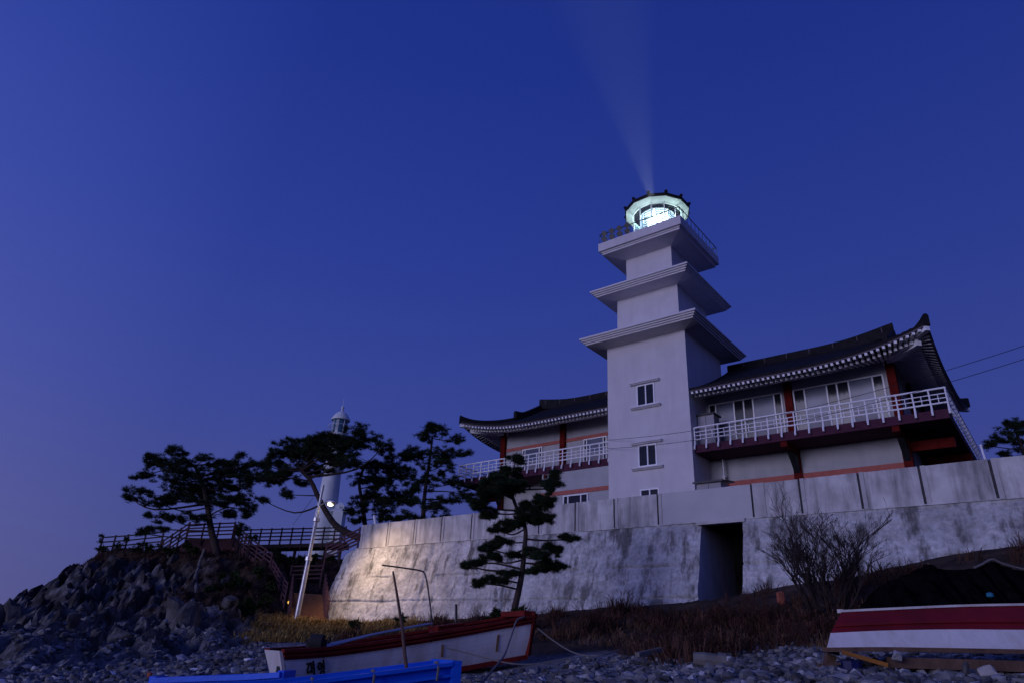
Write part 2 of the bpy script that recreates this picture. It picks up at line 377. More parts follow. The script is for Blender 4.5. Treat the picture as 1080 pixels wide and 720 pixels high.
# headland on the left
cpx(20, 640, 54, -0.4); cpx(45, 622, 55, -0.2); cpx(75, 603, 55); cpx(105, 584, 55); cpx(150, 584, 55); cpx(200, 582, 54); cpx(250, 582, 54)
cpx(100, 620, 48); cpx(180, 620, 47); cpx(60, 650, 44); cpx(120, 650, 42); cpx(200, 648, 42); cpx(260, 625, 46); cpx(280, 600, 50)
cpx(40, 680, 32); cpx(120, 680, 30); cpx(200, 674, 31); cpx(270, 662, 36); cpx(290, 650, 41)
cpx(60, 700, 22); cpx(160, 700, 21); cpx(240, 688, 24); cpx(280, 676, 30)
cp(-48, 55, -1.6); cp(-40, 40, -1.9); cp(-32, 26, -1.7); cp(-25, 15, -1.7); cp(-48, 70, -1.5); cp(-36, 66, 4.5)
cp(-12.3, 45, 1.1); cp(-12.0, 48, 2.2); cp(-13, 52, 4.6); cp(-18, 58, 6.3); cp(-10, 56, 6.2); cp(-28, 62, 6.2); cp(-20, 68, 6.4); cp(-8, 66, 6.4); cp(0, 60, 6.3)
ctrl = np.array(ctrl)
def tps_k(r2): return 0.5 * r2 * np.log(r2 + 1e-9)
_n = len(ctrl); _K = tps_k(((ctrl[:, None, :2] - ctrl[None, :, :2]) ** 2).sum(-1)) + np.eye(_n) * 0.6
_P = np.hstack([np.ones((_n, 1)), ctrl[:, :2]])
_A = np.zeros((_n + 3, _n + 3)); _A[:_n, :_n] = _K; _A[:_n, _n:] = _P; _A[_n:, :_n] = _P.T
_w = np.linalg.solve(_A, np.concatenate([ctrl[:, 2], np.zeros(3)]))
def sstep(a, b, x):
    t = np.clip((x - a) / (b - a), 0, 1); return t * t * (3 - 2 * t)
def ground_smooth(X, Y):
    X, Y = np.asarray(X, float), np.asarray(Y, float); shp = X.shape; x, y = X.ravel(), Y.ravel()
    xc, yc = np.clip(x, -50, 24), np.clip(y, -20, 70)
    z = tps_k((xc[:, None] - ctrl[:, 0]) ** 2 + (yc[:, None] - ctrl[:, 1]) ** 2) @ _w[:_n] + _w[_n] + _w[_n + 1] * xc + _w[_n + 2] * yc
    z = np.clip(z, -2.4, 6.6)
    far = sstep(0, 25, -(x + 50)) + sstep(0, 20, -(y + 20)); z = z * (1 - np.clip(far, 0, 1)) + -3.0 * np.clip(far, 0, 1)
    # the courtyard level behind the retaining wall
    u = x * ct + y * st; v = -x * st + y * ct
    court = sstep(28.6, 29.0, v) * sstep(-34.6, -33.6, u)
    slot = (np.abs(u + 11.0) < 1.55) & (v < 32.4)          # the passage through the wall stays low
    court = np.where(slot, 0, court)
    z = z * (1 - court) + 6.3 * court
    z = np.where(slot & (v > 27), np.minimum(z, 2.1), z)
    return z.reshape(shp)
def rock_mask(X, Y):
    """1 on the headland, 0 on the shingle"""
    v = sstep(-9.5, -13.5, X + 0.22 * (Y - 40)) if False else sstep(0.0, 5.0, -(X + 9.5 + 0.1 * (Y - 40)))
    return v * sstep(16, 24, Y)
def ground(X, Y, detail=True):
    z = ground_smooth(X, Y)
    return z
def soil_mask(X, Y):
    X, Y = np.asarray(X, float), np.asarray(Y, float)
    v = -X * st + Y * ct; u = X * ct + Y * st
    band = sstep(13.2, 16.2, v + 0.13 * (u + 4) + 1.1 * np.sin(u * 0.9) * 0.5) * sstep(-13, -8, X + 0.12 * (Y - 20))
    top = sstep(3.9, 5.4, ground_smooth(X, Y))
    slope = sstep(-23, -17, X) * sstep(38, 43, Y) * sstep(0.7, 1.3, ground_smooth(X, Y))
    return np.clip(np.maximum(np.maximum(band, top), slope), 0, 1)

def rock_height(x, y, z):
    """bedrock split into upright slabs running up the slope, with cross joints and rough faces"""
    wx = 0.9 * noise.noise(Vector((x * 0.35, y * 0.35, 1))) + 0.35 * noise.noise(Vector((x * 1.1, y * 1.1, 4)))
    xx = x + wx + 0.30 * y
    h = 0.0
    for sx, sy, am, cap, o in ((0.70, 0.20, 1.25, 0.42, 0.0), (1.7, 0.5, 0.85, 0.34, 7.3), (3.8, 1.4, 0.36, 0.32, 3.1)):
        d, P = noise.voronoi(Vector((xx * sx + o, y * sy, 0.0)))
        h += am * (min(d[1] - d[0], cap) - cap * 0.55)
        h += am * 0.50 * noise.cell(P[0] * 7.3)
        h += am * 0.22 * (xx * sx + o - P[0][0]) * noise.cell(P[0] * 3.1 + Vector((5, 1, 0)))
    h += 0.30 * noise.fractal(Vector((x, y, z)) * 1.1, 1.0, 2.0, 5)
    return h

def axis_vals(parts):
    out = []
    for a, b, s in parts: out.extend(np.arange(a, b, s).tolist())
    return np.array(out + [parts[-1][1]])
gx = axis_vals([(-900, -100, 200), (-100, -50, 10), (-50, -40, 0.8), (-40, -9, 0.15), (-9, 20, 0.30), (20, 40, 2), (40, 100, 10), (100, 900, 200)])
gy = axis_vals([(-900, -100, 200), (-100, -20, 10), (-20, 4, 2), (4, 24, 0.30), (24, 58, 0.16), (58, 74, 1), (74, 110, 6), (110, 1000, 150)])
GX, GY = np.meshgrid(gx, gy, indexing='ij')
GZ = np.concatenate([ground_smooth(GX[i:i + 40], GY[i:i + 40]) for i in range(0, len(gx), 40)])
RM = rock_mask(GX, GY); SM = np.concatenate([soil_mask(GX[i:i + 40], GY[i:i + 40]) for i in range(0, len(gx), 40)])
for i in range(len(gx)):
    for j in range(len(gy)):
        x, y = gx[i], gy[j]
        if -46 < x < 20 and 4 < y < 60:
            rm = RM[i, j] * (1 - 0.75 * SM[i, j])
            if rm > 0.02: GZ[i, j] += rm * rock_height(x, y, GZ[i, j])
            GZ[i, j] += 0.05 * (1 - rm) * noise.fractal(Vector((x, y, 3)) * 1.1, 1.0, 2.0, 4)
nx, ny = GX.shape
vv = np.stack([GX.ravel(), GY.ravel(), GZ.ravel()], 1)
idx = np.arange(nx * ny).reshape(nx, ny)
ff = np.stack([idx[:-1, :-1].ravel(), idx[1:, :-1].ravel(), idx[1:, 1:].ravel(), idx[:-1, 1:].ravel()], 1)
me = bpy.data.meshes.new('ground'); me.from_pydata(vv.tolist(), [], ff.tolist()); me.materials.append(M_ground)
ca = me.color_attributes.new('ground_kind', 'FLOAT_COLOR', 'POINT')
cc = np.zeros((nx * ny, 4), np.float32); cc[:, 0] = RM.ravel(); cc[:, 1] = SM.ravel(); cc[:, 3] = 1
ca.data.foreach_set('color', cc.ravel())
g = bpy.data.objects.new('ground', me); C.objects.link(g)
tag(g, 'shingle beach rising to a rocky headland and the foot of the wall', 'ground', kind='structure')
from mathutils.bvhtree import BVHTree
GBVH = BVHTree.FromPolygons(vv.tolist(), ff.tolist())
def gz(x, y):
    h = GBVH.ray_cast(Vector((x, y, 60)), Vector((0, 0, -1)))
    return h[0].z if h[0] else float(ground_smooth(np.array([x]), np.array([y]))[0])
sea = MB(); sea.pts([(-4000, -4000, -1.75), (4000, -4000, -1.75), (4000, 6000, -1.75), (-4000, 6000, -1.75)]); sea.f.append((0, 1, 2, 3))
M_sea = mat('sea_water', (0.01, 0.014, 0.03), 0.2, 0.1, 0.3, 0.5, 0.8, spec=0.5)
solo('sea', sea, M_sea, 'flat dark sea water beyond the beach', 'sea', base=(0, 0, -1.75), kind='structure')

# ------------------------------------------------------------------ retaining wall with its parapet
ZB, ZT = 5.56, 6.92                    # parapet bottom and top
rw = thing('retaining_wall', 'long rough battered concrete retaining wall with paneled parapet and dark passage', 'retaining wall', (-11, 27.6, 1.0), TH)
def wall_pt(s, t):
    """s runs along the top edge from the right; t from 0 at the top to 1 at the foot"""
    Rr = 3.2; bat = 1.5
    if s <= 44.0: u, v, nu, nv = 9.8 - s, VP, 0.0, -1.0; zt = ZB
    else:
        a = (s - 44.0) / Rr
        if a < R(78): u, v = 9.8 - 44.0 - Rr * math.sin(a), VP + Rr * (1 - math.cos(a)); nu, nv = -math.sin(a), -math.cos(a)
        else:
            e = (s - 44.0) - Rr * R(78); a = R(78)
            u, v = 9.8 - 44.0 - Rr * math.sin(a) - e * math.cos(a), VP + Rr * (1 - math.cos(a)) + e * math.sin(a); nu, nv = -math.sin(a), -math.cos(a)
        zt = ZB - 0.20 * (s - 44.0)
    z = zt + (0.2 - zt) * t
    off = bat * (zt - z) / 5.4
    q = Vector((u, v, z))
    rough = 0.075 * noise.fractal(q * 0.8, 1.0, 2.0, 5) + 0.03 * noise.noise(q * 4.0)
    for zl in (2.45, 3.75):                # pour lines
        zz = z - zl - 0.05 * noise.noise(Vector((u * 0.6, v, zl)))
        if abs(zz) < 0.07 and noise.noise(Vector((u * 0.35, zl * 3, 7))) > -0.2: rough -= 0.11 * (1 - abs(zz) / 0.07)
    for us in (-3.05, -15.4, -21.9, -27.6):   # construction joints
        uu = u - us - 0.12 * noise.noise(Vector((us, 0, z * 0.9)))
        if abs(uu) < 0.16: rough -= 0.09 * (1 - abs(uu) / 0.16)
    off += rough * (0.2 if t < 0.02 else 1)
    return (u + nu * off, v + nv * off, z)
U0, U1 = -12.0, -10.2                 # the passage
sA, sB = 9.8 - U1, 9.8 - U0
w = MB()
ts = np.linspace(0, 1, 110)
ss1 = np.linspace(0, sA, 110); ss2 = np.concatenate([np.linspace(sB, 44, 240), np.linspace(44.1, 56, 70)])
w.grid([[wall_pt(s, t) for t in ts] for s in ss1]); w.grid([[wall_pt(s, t) for t in ts] for s in ss2])
w.grid([[wall_pt(s, t) for t in np.linspace(0, 0.02, 3)] for s in np.linspace(sA, sB, 10)])
part('battered_face', w, M_render, rw, 'full')
# passage: jambs, ceiling and back
w = MB()
dep = 3.6
def jamb(u, s, flip):
    w.grid([[(u, wall_pt(s, t)[1] * (1 - k) + (VP + dep) * k, wall_pt(s, t)[2]) for t in ts] for k in np.linspace(0, 1, 10)], flip)
jamb(U0, sB, False); part('passage_jamb', w, mat('pale_passage_plaster', (0.68, 0.66, 0.66), 0.85, 0.1, 1.5, 0.2, 20, streak=(0.4, 0.38, 0.38), streak_amt=0.4), rw)  # jamb colour raised, standing in for light that doesn't reach it
M_void = mat('passage_shade_black', (0.006, 0.005, 0.005), 0.95, 0.4, 2, spec=0.0)  # near-black colour stands in for the shade inside the passage
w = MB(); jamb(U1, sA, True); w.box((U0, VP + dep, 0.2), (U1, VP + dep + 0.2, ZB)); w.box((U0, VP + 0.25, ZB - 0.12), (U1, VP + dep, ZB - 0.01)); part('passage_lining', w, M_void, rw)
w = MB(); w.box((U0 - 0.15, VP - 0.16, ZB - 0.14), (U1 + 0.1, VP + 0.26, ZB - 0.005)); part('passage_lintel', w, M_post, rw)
w = MB(); w.box((U0 + 0.55, VP + 1.9, 1.4), (U1 - 0.02, VP + 1.98, 5.4)); part('passage_gate', w, M_void, rw)  # gate gets the same painted-in shade colour
# parapet: panels between slim pilasters
pil = [9.5, 7.3, 5.1, 2.9, 0.72, -1.48, -3.62, -5.66, -7.83, -9.74, -13.98, -16.2, -18.35, -20.5, -22.65, -24.98, -27.2, -29.35, -31.6, -34.0]
for k in range(len(pil) - 1):
    a, b = pil[k + 1], pil[k]
    pm = MB()
    new = abs(a + 13.98) < .01
    gl = [a + 0.045, b - 0.045]
    nu_ = max(2, int((gl[1] - gl[0]) / 0.2)); G = []
    for i in range(nu_ + 1):
        u = gl[0] + (gl[1] - gl[0]) * i / nu_; row = []
        for j in range(9):
            z = ZB + 0.01 + (ZT - ZB) * j / 8
            dv = (0.012 if not new else 0.003) * noise.fractal(Vector((u * 1.3, z * 1.3, 2)), 1, 2, 4)
            dz = 0.012 * noise.noise(Vector((u * 1.1, 3, 3))) if j == 8 else 0
            row.append((u, VP - 0.02 + dv, z + dz))
        row.append((u, VP + 0.2, ZT)); row.append((u, VP + 0.2, ZB)); G.append(row)
    pm.grid(G, True)
    part('parapet_panel', pm, M_newplaster if new else M_parapet, rw, label='smooth freshly plastered parapet panel' if new else None)
for u in pil:
    pm = MB(); hw = 0.24 if abs(u + 9.74) < .01 else 0.075
    pm.box((u + 0.045, VP - 0.05, ZB - 0.02), (u + 0.045 + 2 * hw, VP + 0.22, ZT + 0.02)); part('pilaster', pm, M_post, rw)
    pm = MB(); pm.box((u - 0.045, VP + 0.03, ZB), (u + 0.044, VP + 0.2, ZT - 0.01)); part('joint', pm, M_joint, rw)
for u0_, u1_ in ((9.8, -10.0), (-12.1, -34.2)):
    pm = MB(); n_ = 60
    pm.grid([[(u0_ + (u1_ - u0_) * i / n_, VP + y + 0.012 * noise.noise(Vector((i * .7, y, z))), ZB + z) for y, z in ((0.1, 0.02), (-0.055, 0.015), (-0.06, -0.03), (0.1, -0.04))] for i in range(n_ + 1)])
    part('ledge', pm, M_parapet, rw)

# ------------------------------------------------------------------ the lighthouse tower
UC, VC = -18.77, 39.45
tw = thing('lighthouse_tower', 'tall pale square pagoda-shaped lighthouse tower with lit lantern', 'lighthouse', (UC, VC, 6.3), TH)
w = MB()
w.sqlathe((UC, VC, 0), [(2.82, 6.0), (2.80, 19.2)]); part('tower_shaft', w, M_tower, tw)
w = MB(); w.sqlathe((UC, VC, 0), [(2.28, 20.3), (2.26, 22.95)]); part('middle_tier', w, M_tower, tw)
w = MB(); w.sqlathe((UC, VC, 0), [(1.76, 24.0), (1.75, 26.4)]); part('upper_tier', w, M_tower, tw)
def eave(zu, ri, ro, ztop, rtop):
    h = 0.5
    e = MB()
    e.sqlathe((UC, VC, zu), [(ri, -0.02), (ro - 0.30, 0.10), (ro - 0.30, 0.20), (ro - 0.20, 0.21), (ro - 0.20, 0.31), (ro - 0.10, 0.32), (ro - 0.10, 0.42),
                             (ro, 0.43), (ro, 0.53), (ro - 0.03, 0.57), ((ro + rtop) / 2, 0.62 + (ztop - zu) * 0.25), (rtop, ztop - zu)])
    return part('stepped_eave', e, M_trim, tw)
eave(19.17, 2.84, 4.17, 20.5, 2.24); eave(22.90, 2.30, 3.65, 24.1, 1.72)
e = MB(); e.sqlathe((UC, VC, 26.33), [(1.77, -0.02), (3.0, 0.20), (3.0, 0.34), (3.06, 0.35), (3.06, 0.43), (3.2, 0.46), (3.2, 1.12), (3.02, 1.13), (3.02, 0.95)])
part('gallery_deck', e, M_tower, tw)
# windows on the seaward face
VF = VC - 2.81
for u, z0, z1 in ((-18.82, 14.66, 16.08), (-18.84, 10.78, 12.14), (-18.79, 8.0, 9.44)):
    f = MB(); hw = 0.62
    f.box((u - hw, VF - 0.05, z0), (u - hw + 0.08, VF + 0.1, z1)); f.box((u + hw - 0.08, VF - 0.05, z0), (u + hw, VF + 0.1, z1))
    f.box((u - hw + 0.08, VF - 0.05, z0), (u + hw - 0.08, VF + 0.1, z0 + 0.08)); f.box((u - hw + 0.08, VF - 0.05, z1 - 0.08), (u + hw - 0.08, VF + 0.1, z1))
    f.box((u - 0.03, VF - 0.045, z0 + 0.08), (u + 0.05, VF + 0.1, z1 - 0.08))
    wn = part('window', f, M_white, tw)
    g_ = MB(); g_.box((u - hw + 0.08, VF - 0.012, z0 + 0.08), (u - 0.03, VF + 0.05, z1 - 0.08)); g_.box((u + 0.05, VF - 0.02, z0 + 0.08), (u + hw - 0.08, VF + 0.05, z1 - 0.08))
    part('pane', g_, M_glass, wn)
    if z1 > 10:
        l = MB(); prof = [(VF, z1 + 0.02), (VF - 0.16, z1 + 0.06), (VF - 0.16, z1 + 0.10), (VF - 0.24, z1 + 0.13), (VF - 0.24, z1 + 0.18), (VF, z1 + 0.24)]
        l.prism(prof, u - 1.02, u + 1.02, 0); part('lintel', l, M_trim, wn)
        l = MB(); prof = [(VF, z0 - 0.20), (VF - 0.10, z0 - 0.19), (VF - 0.18, z0 - 0.12), (VF - 0.24, z0 - 0.10), (VF - 0.24, z0 - 0.04), (VF, z0 - 0.02)]
        l.prism(prof, u - 1.02, u + 1.02, 0); part('sill', l, M_trim, wn)
# gallery rail
r_ = MB(); zr = 28.22
cor = [(-3.12, -3.12), (3.12, -3.12), (3.12, 3.12), (-3.12, 3.12), (-3.12, -3.12)]
for (a, b), (c, d) in zip(cor, cor[1:]):
    for z, rr in ((zr, 0.035),):
        r_.tube([(UC + a, VC + b, z), (UC + c, VC + d, z)], rr, 6)
    for k in range(10):
        t = k / 10; r_.tube([(UC + a + (c - a) * t, VC + b + (d - b) * t, 27.4), (UC + a + (c - a) * t, VC + b + (d - b) * t, zr)], 0.02, 5)
part('gallery_rail', r_, M_darkmetal, tw)
# lantern room, twelve sided
NS = 12; ph = TH + R(52)
l = MB(); l.lathe((UC, VC, 27.25), [(1.9, 0), (1.9, 0.85), (1.82, 0.95)], NS, ph); part('lantern_base', l, M_trim, tw)
l = MB(); l.lathe((UC, VC, 0), [(1.78, 28.2), (1.78, 30.42)], NS, ph, cap=False); part('lantern_glass', l, M_lglass, tw)
l = MB()
for k in range(NS):
    a = ph + 2 * math.pi * k / NS; c_, s_ = math.cos(a), math.sin(a)
    l.tube([(UC + 1.8 * c_, VC + 1.8 * s_, 28.15), (UC + 1.8 * c_, VC + 1.8 * s_, 30.45)], 0.03, 6)
part('glazing_bars', l, M_white, tw)
l = MB(); l.lathe((UC, VC, 0), [(0.16, 27.3), (0.16, 28.5), (0.55, 28.6), (0.6, 28.75)], 16); part('lens_pedestal', l, M_darkmetal, tw)
l = MB(); prof = []
for k in range(17):                    # ribbed drum lens
    t = k / 16; z = 28.75 + 1.5 * t; r = 0.44 + 0.30 * math.sin(math.pi * (0.12 + 0.76 * t)); prof += [(r, z), (r - 0.04, z + 0.05)]
l.lathe((UC, VC, 0), prof, 20); part('beacon_lens', l, M_lens, tw)
M_lsoff = mat('lantern_soffit_paint', (0.72, 0.78, 0.74), 0.6, 0.05, 3)
l = MB(); l.lathe((UC, VC, 0), [(1.76, 30.42), (1.86, 30.36), (1.95, 30.44), (2.36, 30.62), (2.36, 30.70), (1.7, 30.70)], NS, ph, cap=False); part('lantern_soffit', l, M_lsoff, tw)
l = MB(); l.lathe((UC, VC, 0), [(2.365, 30.64), (2.44, 30.66), (2.45, 30.86), (2.3, 30.92), (1.4, 31.15), (0.5, 31.45), (0.05, 31.6)], NS, ph); part('lantern_roof', l, M_tile, tw)
for k in range(NS):
    a = ph + 2 * math.pi * k / NS; c_, s_ = math.cos(a), math.sin(a)
    l = MB(); l.tube([(UC + 2.2 * c_, VC + 2.2 * s_, 30.9), (UC + 2.38 * c_, VC + 2.38 * s_, 30.94), (UC + 2.43 * c_, VC + 2.43 * s_, 31.02), (UC + 2.40 * c_, VC + 2.40 * s_, 31.10)], [0.10, 0.12, 0.13, 0.06], 7)
    part('roof_finial', l, M_tile, tw)
l = MB(); l.lathe((UC, VC, 31.55), [(0.18, 0), (0.22, 0.15), (0.10, 0.3), (0.14, 0.42), (0.02, 0.6)], 10); part('roof_spike', l, M_tile, tw)
# lantern light, helped by added glowing panels and fill lamps
# added ring of panels with a faint glow, to brighten the lantern inside
M_glowpanel = mat('glow_panel_glass', (0.10, 0.13, 0.17), 0.15, 0.2, 6, emit=(0.50, 0.72, 0.95), es=0.22)
for k in range(8):
    a = TH + R(-100) + 2 * math.pi * k / 8; c_, s_ = math.cos(a), math.sin(a)
    l = MB(); tx, ty = -s_ * 0.40, c_ * 0.40
    for z in np.arange(28.45, 30.25, 0.20): l.beam((UC + 1.18 * c_ - tx, VC + 1.18 * s_ - ty, z), (UC + 1.18 * c_ + tx, VC + 1.18 * s_ + ty, z), 0.07, 0.05)
    l.beam((UC + 1.18 * c_ - tx, VC + 1.18 * s_ - ty, 28.4), (UC + 1.18 * c_ - tx, VC + 1.18 * s_ - ty, 30.3), 0.05, 0.05)
    part('glow_panel', l, M_glowpanel, tw)
for z in (28.35, 30.28):
    l = MB(); l.lathe((UC, VC, z), [(1.30, 0), (1.30, 0.08), (1.1, 0.08)], 24); part('lens_frame', l, M_white, tw)
for k in range(6):                     # added fill lamps that brighten the lantern soffit
    a = TH + R(15) + 2 * math.pi * k / 6
    ld = bpy.data.lights.new('soffit_fill', 'POINT'); lo = bpy.data.objects.new('soffit_fill', ld); C.objects.link(lo); lo.parent = tw
    lo.location = (1.54 * math.cos(a), 1.54 * math.sin(a), 29.5 - 6.3); ld.energy = 55; ld.color = (0.86, 1.0, 0.95); ld.shadow_soft_size = 0.10
# floodlights on the deck edge
for k, u in enumerate((-21.5, -20.88, -20.25, -19.62)):
    lab = ['twin floodlight at the outer corner of the lantern deck edge', 'twin floodlight second along from the deck corner',
           'twin floodlight third along from the deck corner', 'twin floodlight nearest the lit lantern glass'][k]
    t = thing('twin_floodlight', lab, 'floodlight', (u, VC - 3.05, 27.45), TH, 'twin floodlights on the lantern deck')
    v = VC - 3.05
    q = MB(); q.tube([(u, v, 27.44), (u, v, 28.3)], 0.03, 6); q.box((u - 0.10, v - 0.1, 27.44), (u + 0.10, v + 0.1, 27.47)); part('stand', q, M_darkmetal, t)
    for z in (27.72, 28.2):
        q = MB(); d = np.array([0.25, -0.9, -0.35]); d /= np.linalg.norm(d); c0 = np.array([u, v, z])
        q.tube([c0 + d * x for x in (-0.12, -0.02, 0.2, 0.24)], [0.07, 0.13, 0.19, 0.20], 14)
        hd = part('lamp_housing', q, M_darkmetal, t, True)
        q = MB(); q.tube([c0 + d * 0.242, c0 + d * 0.25], 0.17, 14); part('lens', q, M_bulb, hd)

# light beam sweeping out over the beach: faint mist lit by a real spot lamp
bl = B(UC, VC, 29.9); ba = R(250.5); bdir = np.array([math.cos(ba), math.sin(ba), 0.0])
w = MB(); w.tube([bl + bdir * 2.3, bl + bdir * 48], [2.3 * math.tan(R(7.3)) + 0.12, 48 * math.tan(R(7.3)) + 0.12], 40)
bm = solo('light_beam_haze', w, mat('beam_haze', (1, 1, 1)), 'faint beam of lighthouse light spreading up through evening mist', 'light beam', base=tuple(bl), kind='stuff')
mh = bpy.data.materials.new('thin_mist'); mh.use_nodes = True; t_ = mh.node_tree
t_.nodes.remove(t_.nodes['Principled BSDF']); pv = t_.nodes.new('ShaderNodeVolumePrincipled')
pv.inputs['Color'].default_value = (0.9, 0.92, 1, 1); pv.inputs['Density'].default_value = 0.004
t_.links.new(pv.outputs[0], t_.nodes['Material Output'].inputs['Volume']); bm.data.materials[0] = mh
sd = bpy.data.lights.new('beacon_beam', 'SPOT'); so = bpy.data.objects.new('beacon_beam', sd); C.objects.link(so)
so.location = tuple(bl + bdir * 2.0); so.rotation_euler = Vector(-bdir).to_track_quat('Z', 'Y').to_euler()
sd.spot_size = R(16); sd.spot_blend = 0.45; sd.energy = 12500; sd.color = (0.85, 0.93, 1.0); sd.shadow_soft_size = 0.15

# ------------------------------------------------------------------ the two tiled wings
def clip(x, a, b): return max(a, min(b, x))
VE, VB, ZE = 36.72, 50.3, 15.22        # front and back eave lines, eave height
DU0, DUR, DUT = 2.84, 13.2, 15.62      # |u-UC|: tower face, ridge end, tip
VR = (VE + VB) / 2
def lift(du, v):
    e = clip((du - 8.2) / (DUT - 8.2), 0, 1); f = clip((abs(v - VR) - 1.5) / (VB - VR - 1.5), 0, 1)
    return 0.95 * (e ** 2.6) * (f ** 2.0)
def prof(a):                            # height above the eave at distance a from it, slightly hollow
    return 0.40 * a + 0.0165 * a * a
def roof_z(du, v):
    a = min(v - VE, VB - v); b = (DUT - du) * 1.375
    if du <= DUR: h = prof(max(a, 0))
    else: h = prof(max(min(a, b), 0))
    return ZE + h + lift(du, v)
def wing(sg, label):
    """sg=+1: right of the tower, -1: left"""
    U = lambda du: UC + sg * du
    wg = thing('temple_roofed_wing', label, 'building', (U(8), 40, 6.3), TH)
    fl = sg < 0
    # ----- walls
    duw = DUT - 2.25                    # side wall
    w = MB(); w.box((min(U(2.6), U(duw)), 39.1, 6.0), (max(U(2.6), U(duw)), 48, 15.9)); part('wall', w, M_wallp, wg)
    if sg < 0:
        w = MB(); w.box((U(8.18), 36.98, 6.0), (U(2.85), 39.3, 11.28)); part('lower_room', w, M_wallp, wg)
    # ----- columns
    cols = [(7.9, 39.0), (duw - 0.02, 39.0), (duw - 0.02, 43.5), (duw - 0.02, 47.9)]
    for du, v in cols:
        c = MB(); c.box((U(du) - 0.21, v - 0.14, 6.1), (U(du) + 0.21, v + 0.28, 15.7)); col = part('column', c, M_red, wg)
        if v < 40:
            b = MB(); b.box((U(du) - 0.17, 36.98, 11.0), (U(du) + 0.17, 38.8, 11.27))
            part('bracket_beam', b, M_red, col)
            b = MB(); b.prism([(38.86, 10.9), (38.86, 9.95), (38.45, 10.45), (37.9, 10.95)], U(du) - 0.16, U(du) + 0.16, 0); part('brace', b, M_darkmetal, col)
        else:
            b = MB(); b.box((min(U(du + .25), U(DUT + 0.15)), v - 0.05, 10.75), (max(U(du + .25), U(DUT + 0.15)), v + 0.25, 11.2)); part('bracket_beam', b, M_red, col)
    b = MB(); b.box((min(U(duw), U(DUT - 0.1)), 39.2, 10.5), (max(U(duw), U(DUT - 0.1)), 39.5, 11.0)); part('tie_beam', b, M_red, wg)
    # ----- bands
    vf = 39.06
    def band(d0, d1, z, h, v=vf): 
        q = MB(); q.box((min(U(d0), U(d1)), v - 0.02, z), (max(U(d0), U(d1)), v + 0.05, z + h)); part('painted_band', q, M_salmon, wg)
    if sg > 0:
        band(2.9, 7.69, 9.66, 0.30); band(8.11, duw - 0.24, 9.66, 0.30); band(2.9, 7.69, 11.88, 0.16); band(8.11, duw - 0.24, 11.88, 0.16)
    else:
        band(2.9, 7.69, 14.02, 0.24); band(8.11, duw - 0.24, 14.02, 0.24)
        band(2.9, 8.15, 9.75, 0.26, 36.95); band(8.4, duw - 0.24, 9.35, 0.3); band(2.9, 7.69, 11.88, 0.16)
    # ----- windows
    def window(d0, d1, z0, z1, bars, fills, v=39.08, name='window'):
        u0, u1 = sorted((U(d0), U(d1)))
        f = MB(); t = 0.075
        f.box((u0, v - 0.07, z1 - t), (u1, v + 0.04, z1)); f.box((u0, v - 0.07, z0), (u1, v + 0.04, z0 + t))
        xs = [0] + bars + [1]
        for k, x in enumerate(xs):
            uu = u0 + (u1 - u0) * x; uu = clip(uu, u0 + t / 2, u1 - t / 2)
            f.box((uu - t / 2, v - 0.065, z0 + t), (uu + t / 2, v + 0.04, z1 - t))
        wn = part(name, f, M_white, wg)
        for k, fi in enumerate(fills):
            a, b = u0 + (u1 - u0) * xs[k] + t / 2, u0 + (u1 - u0) * xs[k + 1] - t / 2
            if fi == 'C':
                q = MB(); zc = z0 + 0.40 * (z1 - z0)
                q.box((a, v - 0.02, zc), (b, v + 0.02, z1 - t)); part('pane', q, M_curtain, wn)
                q = MB(); q.box((a, v - 0.024, z0 + t), (b, v + 0.02, zc - 0.01)); part('pale_panel', q, M_shoji, wn)
            else:
                q = MB(); q.box((a, v - 0.02, z0 + t), (b, v + 0.02, z1 - t)); part('pane', q, M_glass, wn)
    if sg > 0:
        # measured mullions, as u
        def wu(ua, ub, ms, fills):
            window(ua - UC, ub - UC, 11.98, 14.86, [(x - ua) / (ub - ua) for x in ms], fills)
        wu(-15.75, -11.25, [-15.3, -14.15, -13.55, -12.98, -11.72], 'GCGGCG')
        wu(-10.62, -5.83, [-9.98, -8.76, -8.22, -7.6, -6.38], 'GCGGCG')
    else:
        window(4.35, 6.2, 12.35, 14.0, [0.14, 0.86], 'GCG'); window(9.75, 11.55, 12.35, 14.0, [0.14, 0.86], 'GCG')
        window(4.5, 6.4, 8.4, 9.68, [0.2, 0.72], 'GGG', 36.96)
    # ----- ceiling under the eaves and the roof itself
    dus = np.concatenate([np.arange(DU0, DUT, 0.07), [DUT + 0.02]])
    vs_ = np.concatenate([[VE - 0.02], np.arange(VE, VB, 0.30), [VB]])
    def flare(du, v):
        e = clip((du - 9) / (DUT - 9), 0, 1) ** 2.5; f = clip((abs(v - VR)) / (VB - VR), 0, 1) ** 2.5
        return U(du + 0.08 * f * e), v + (0.30 * e if v > VR else -0.30 * e) * f
    def tile(du, v, dz=0.0, rib=True):
        uu, v2 = flare(du, v); z = roof_z(du, v) + dz
        if rib:
            a = min(v - VE, VB - v); b = (DUT - du) * 1.375
            z += 0.055 * abs(math.sin(math.pi * (du if (du <= DUR or a < b) else v) / 0.30)) ** 0.7
        return (uu, v2, z)
    rf = MB()
    Gt = [[tile(du, v) for v in vs_] for du in dus]
    rf.grid(Gt, sg > 0)
    dl = dus[::6]; vl = vs_[::3].tolist() + [VB]
    # thin edge of the roof, down to the eave board
    for line in ([(du, VE - 0.02) for du in dus], [(DUT + 0.02, v) for v in np.arange(VE, VB + .01, 0.1)], [(du, VB) for du in dus]):
        rf.grid([[tile(d, v), tile(d, v, -0.10, False)] for d, v in line])
    roof = part('tiled_roof', rf, M_tile, wg, False)
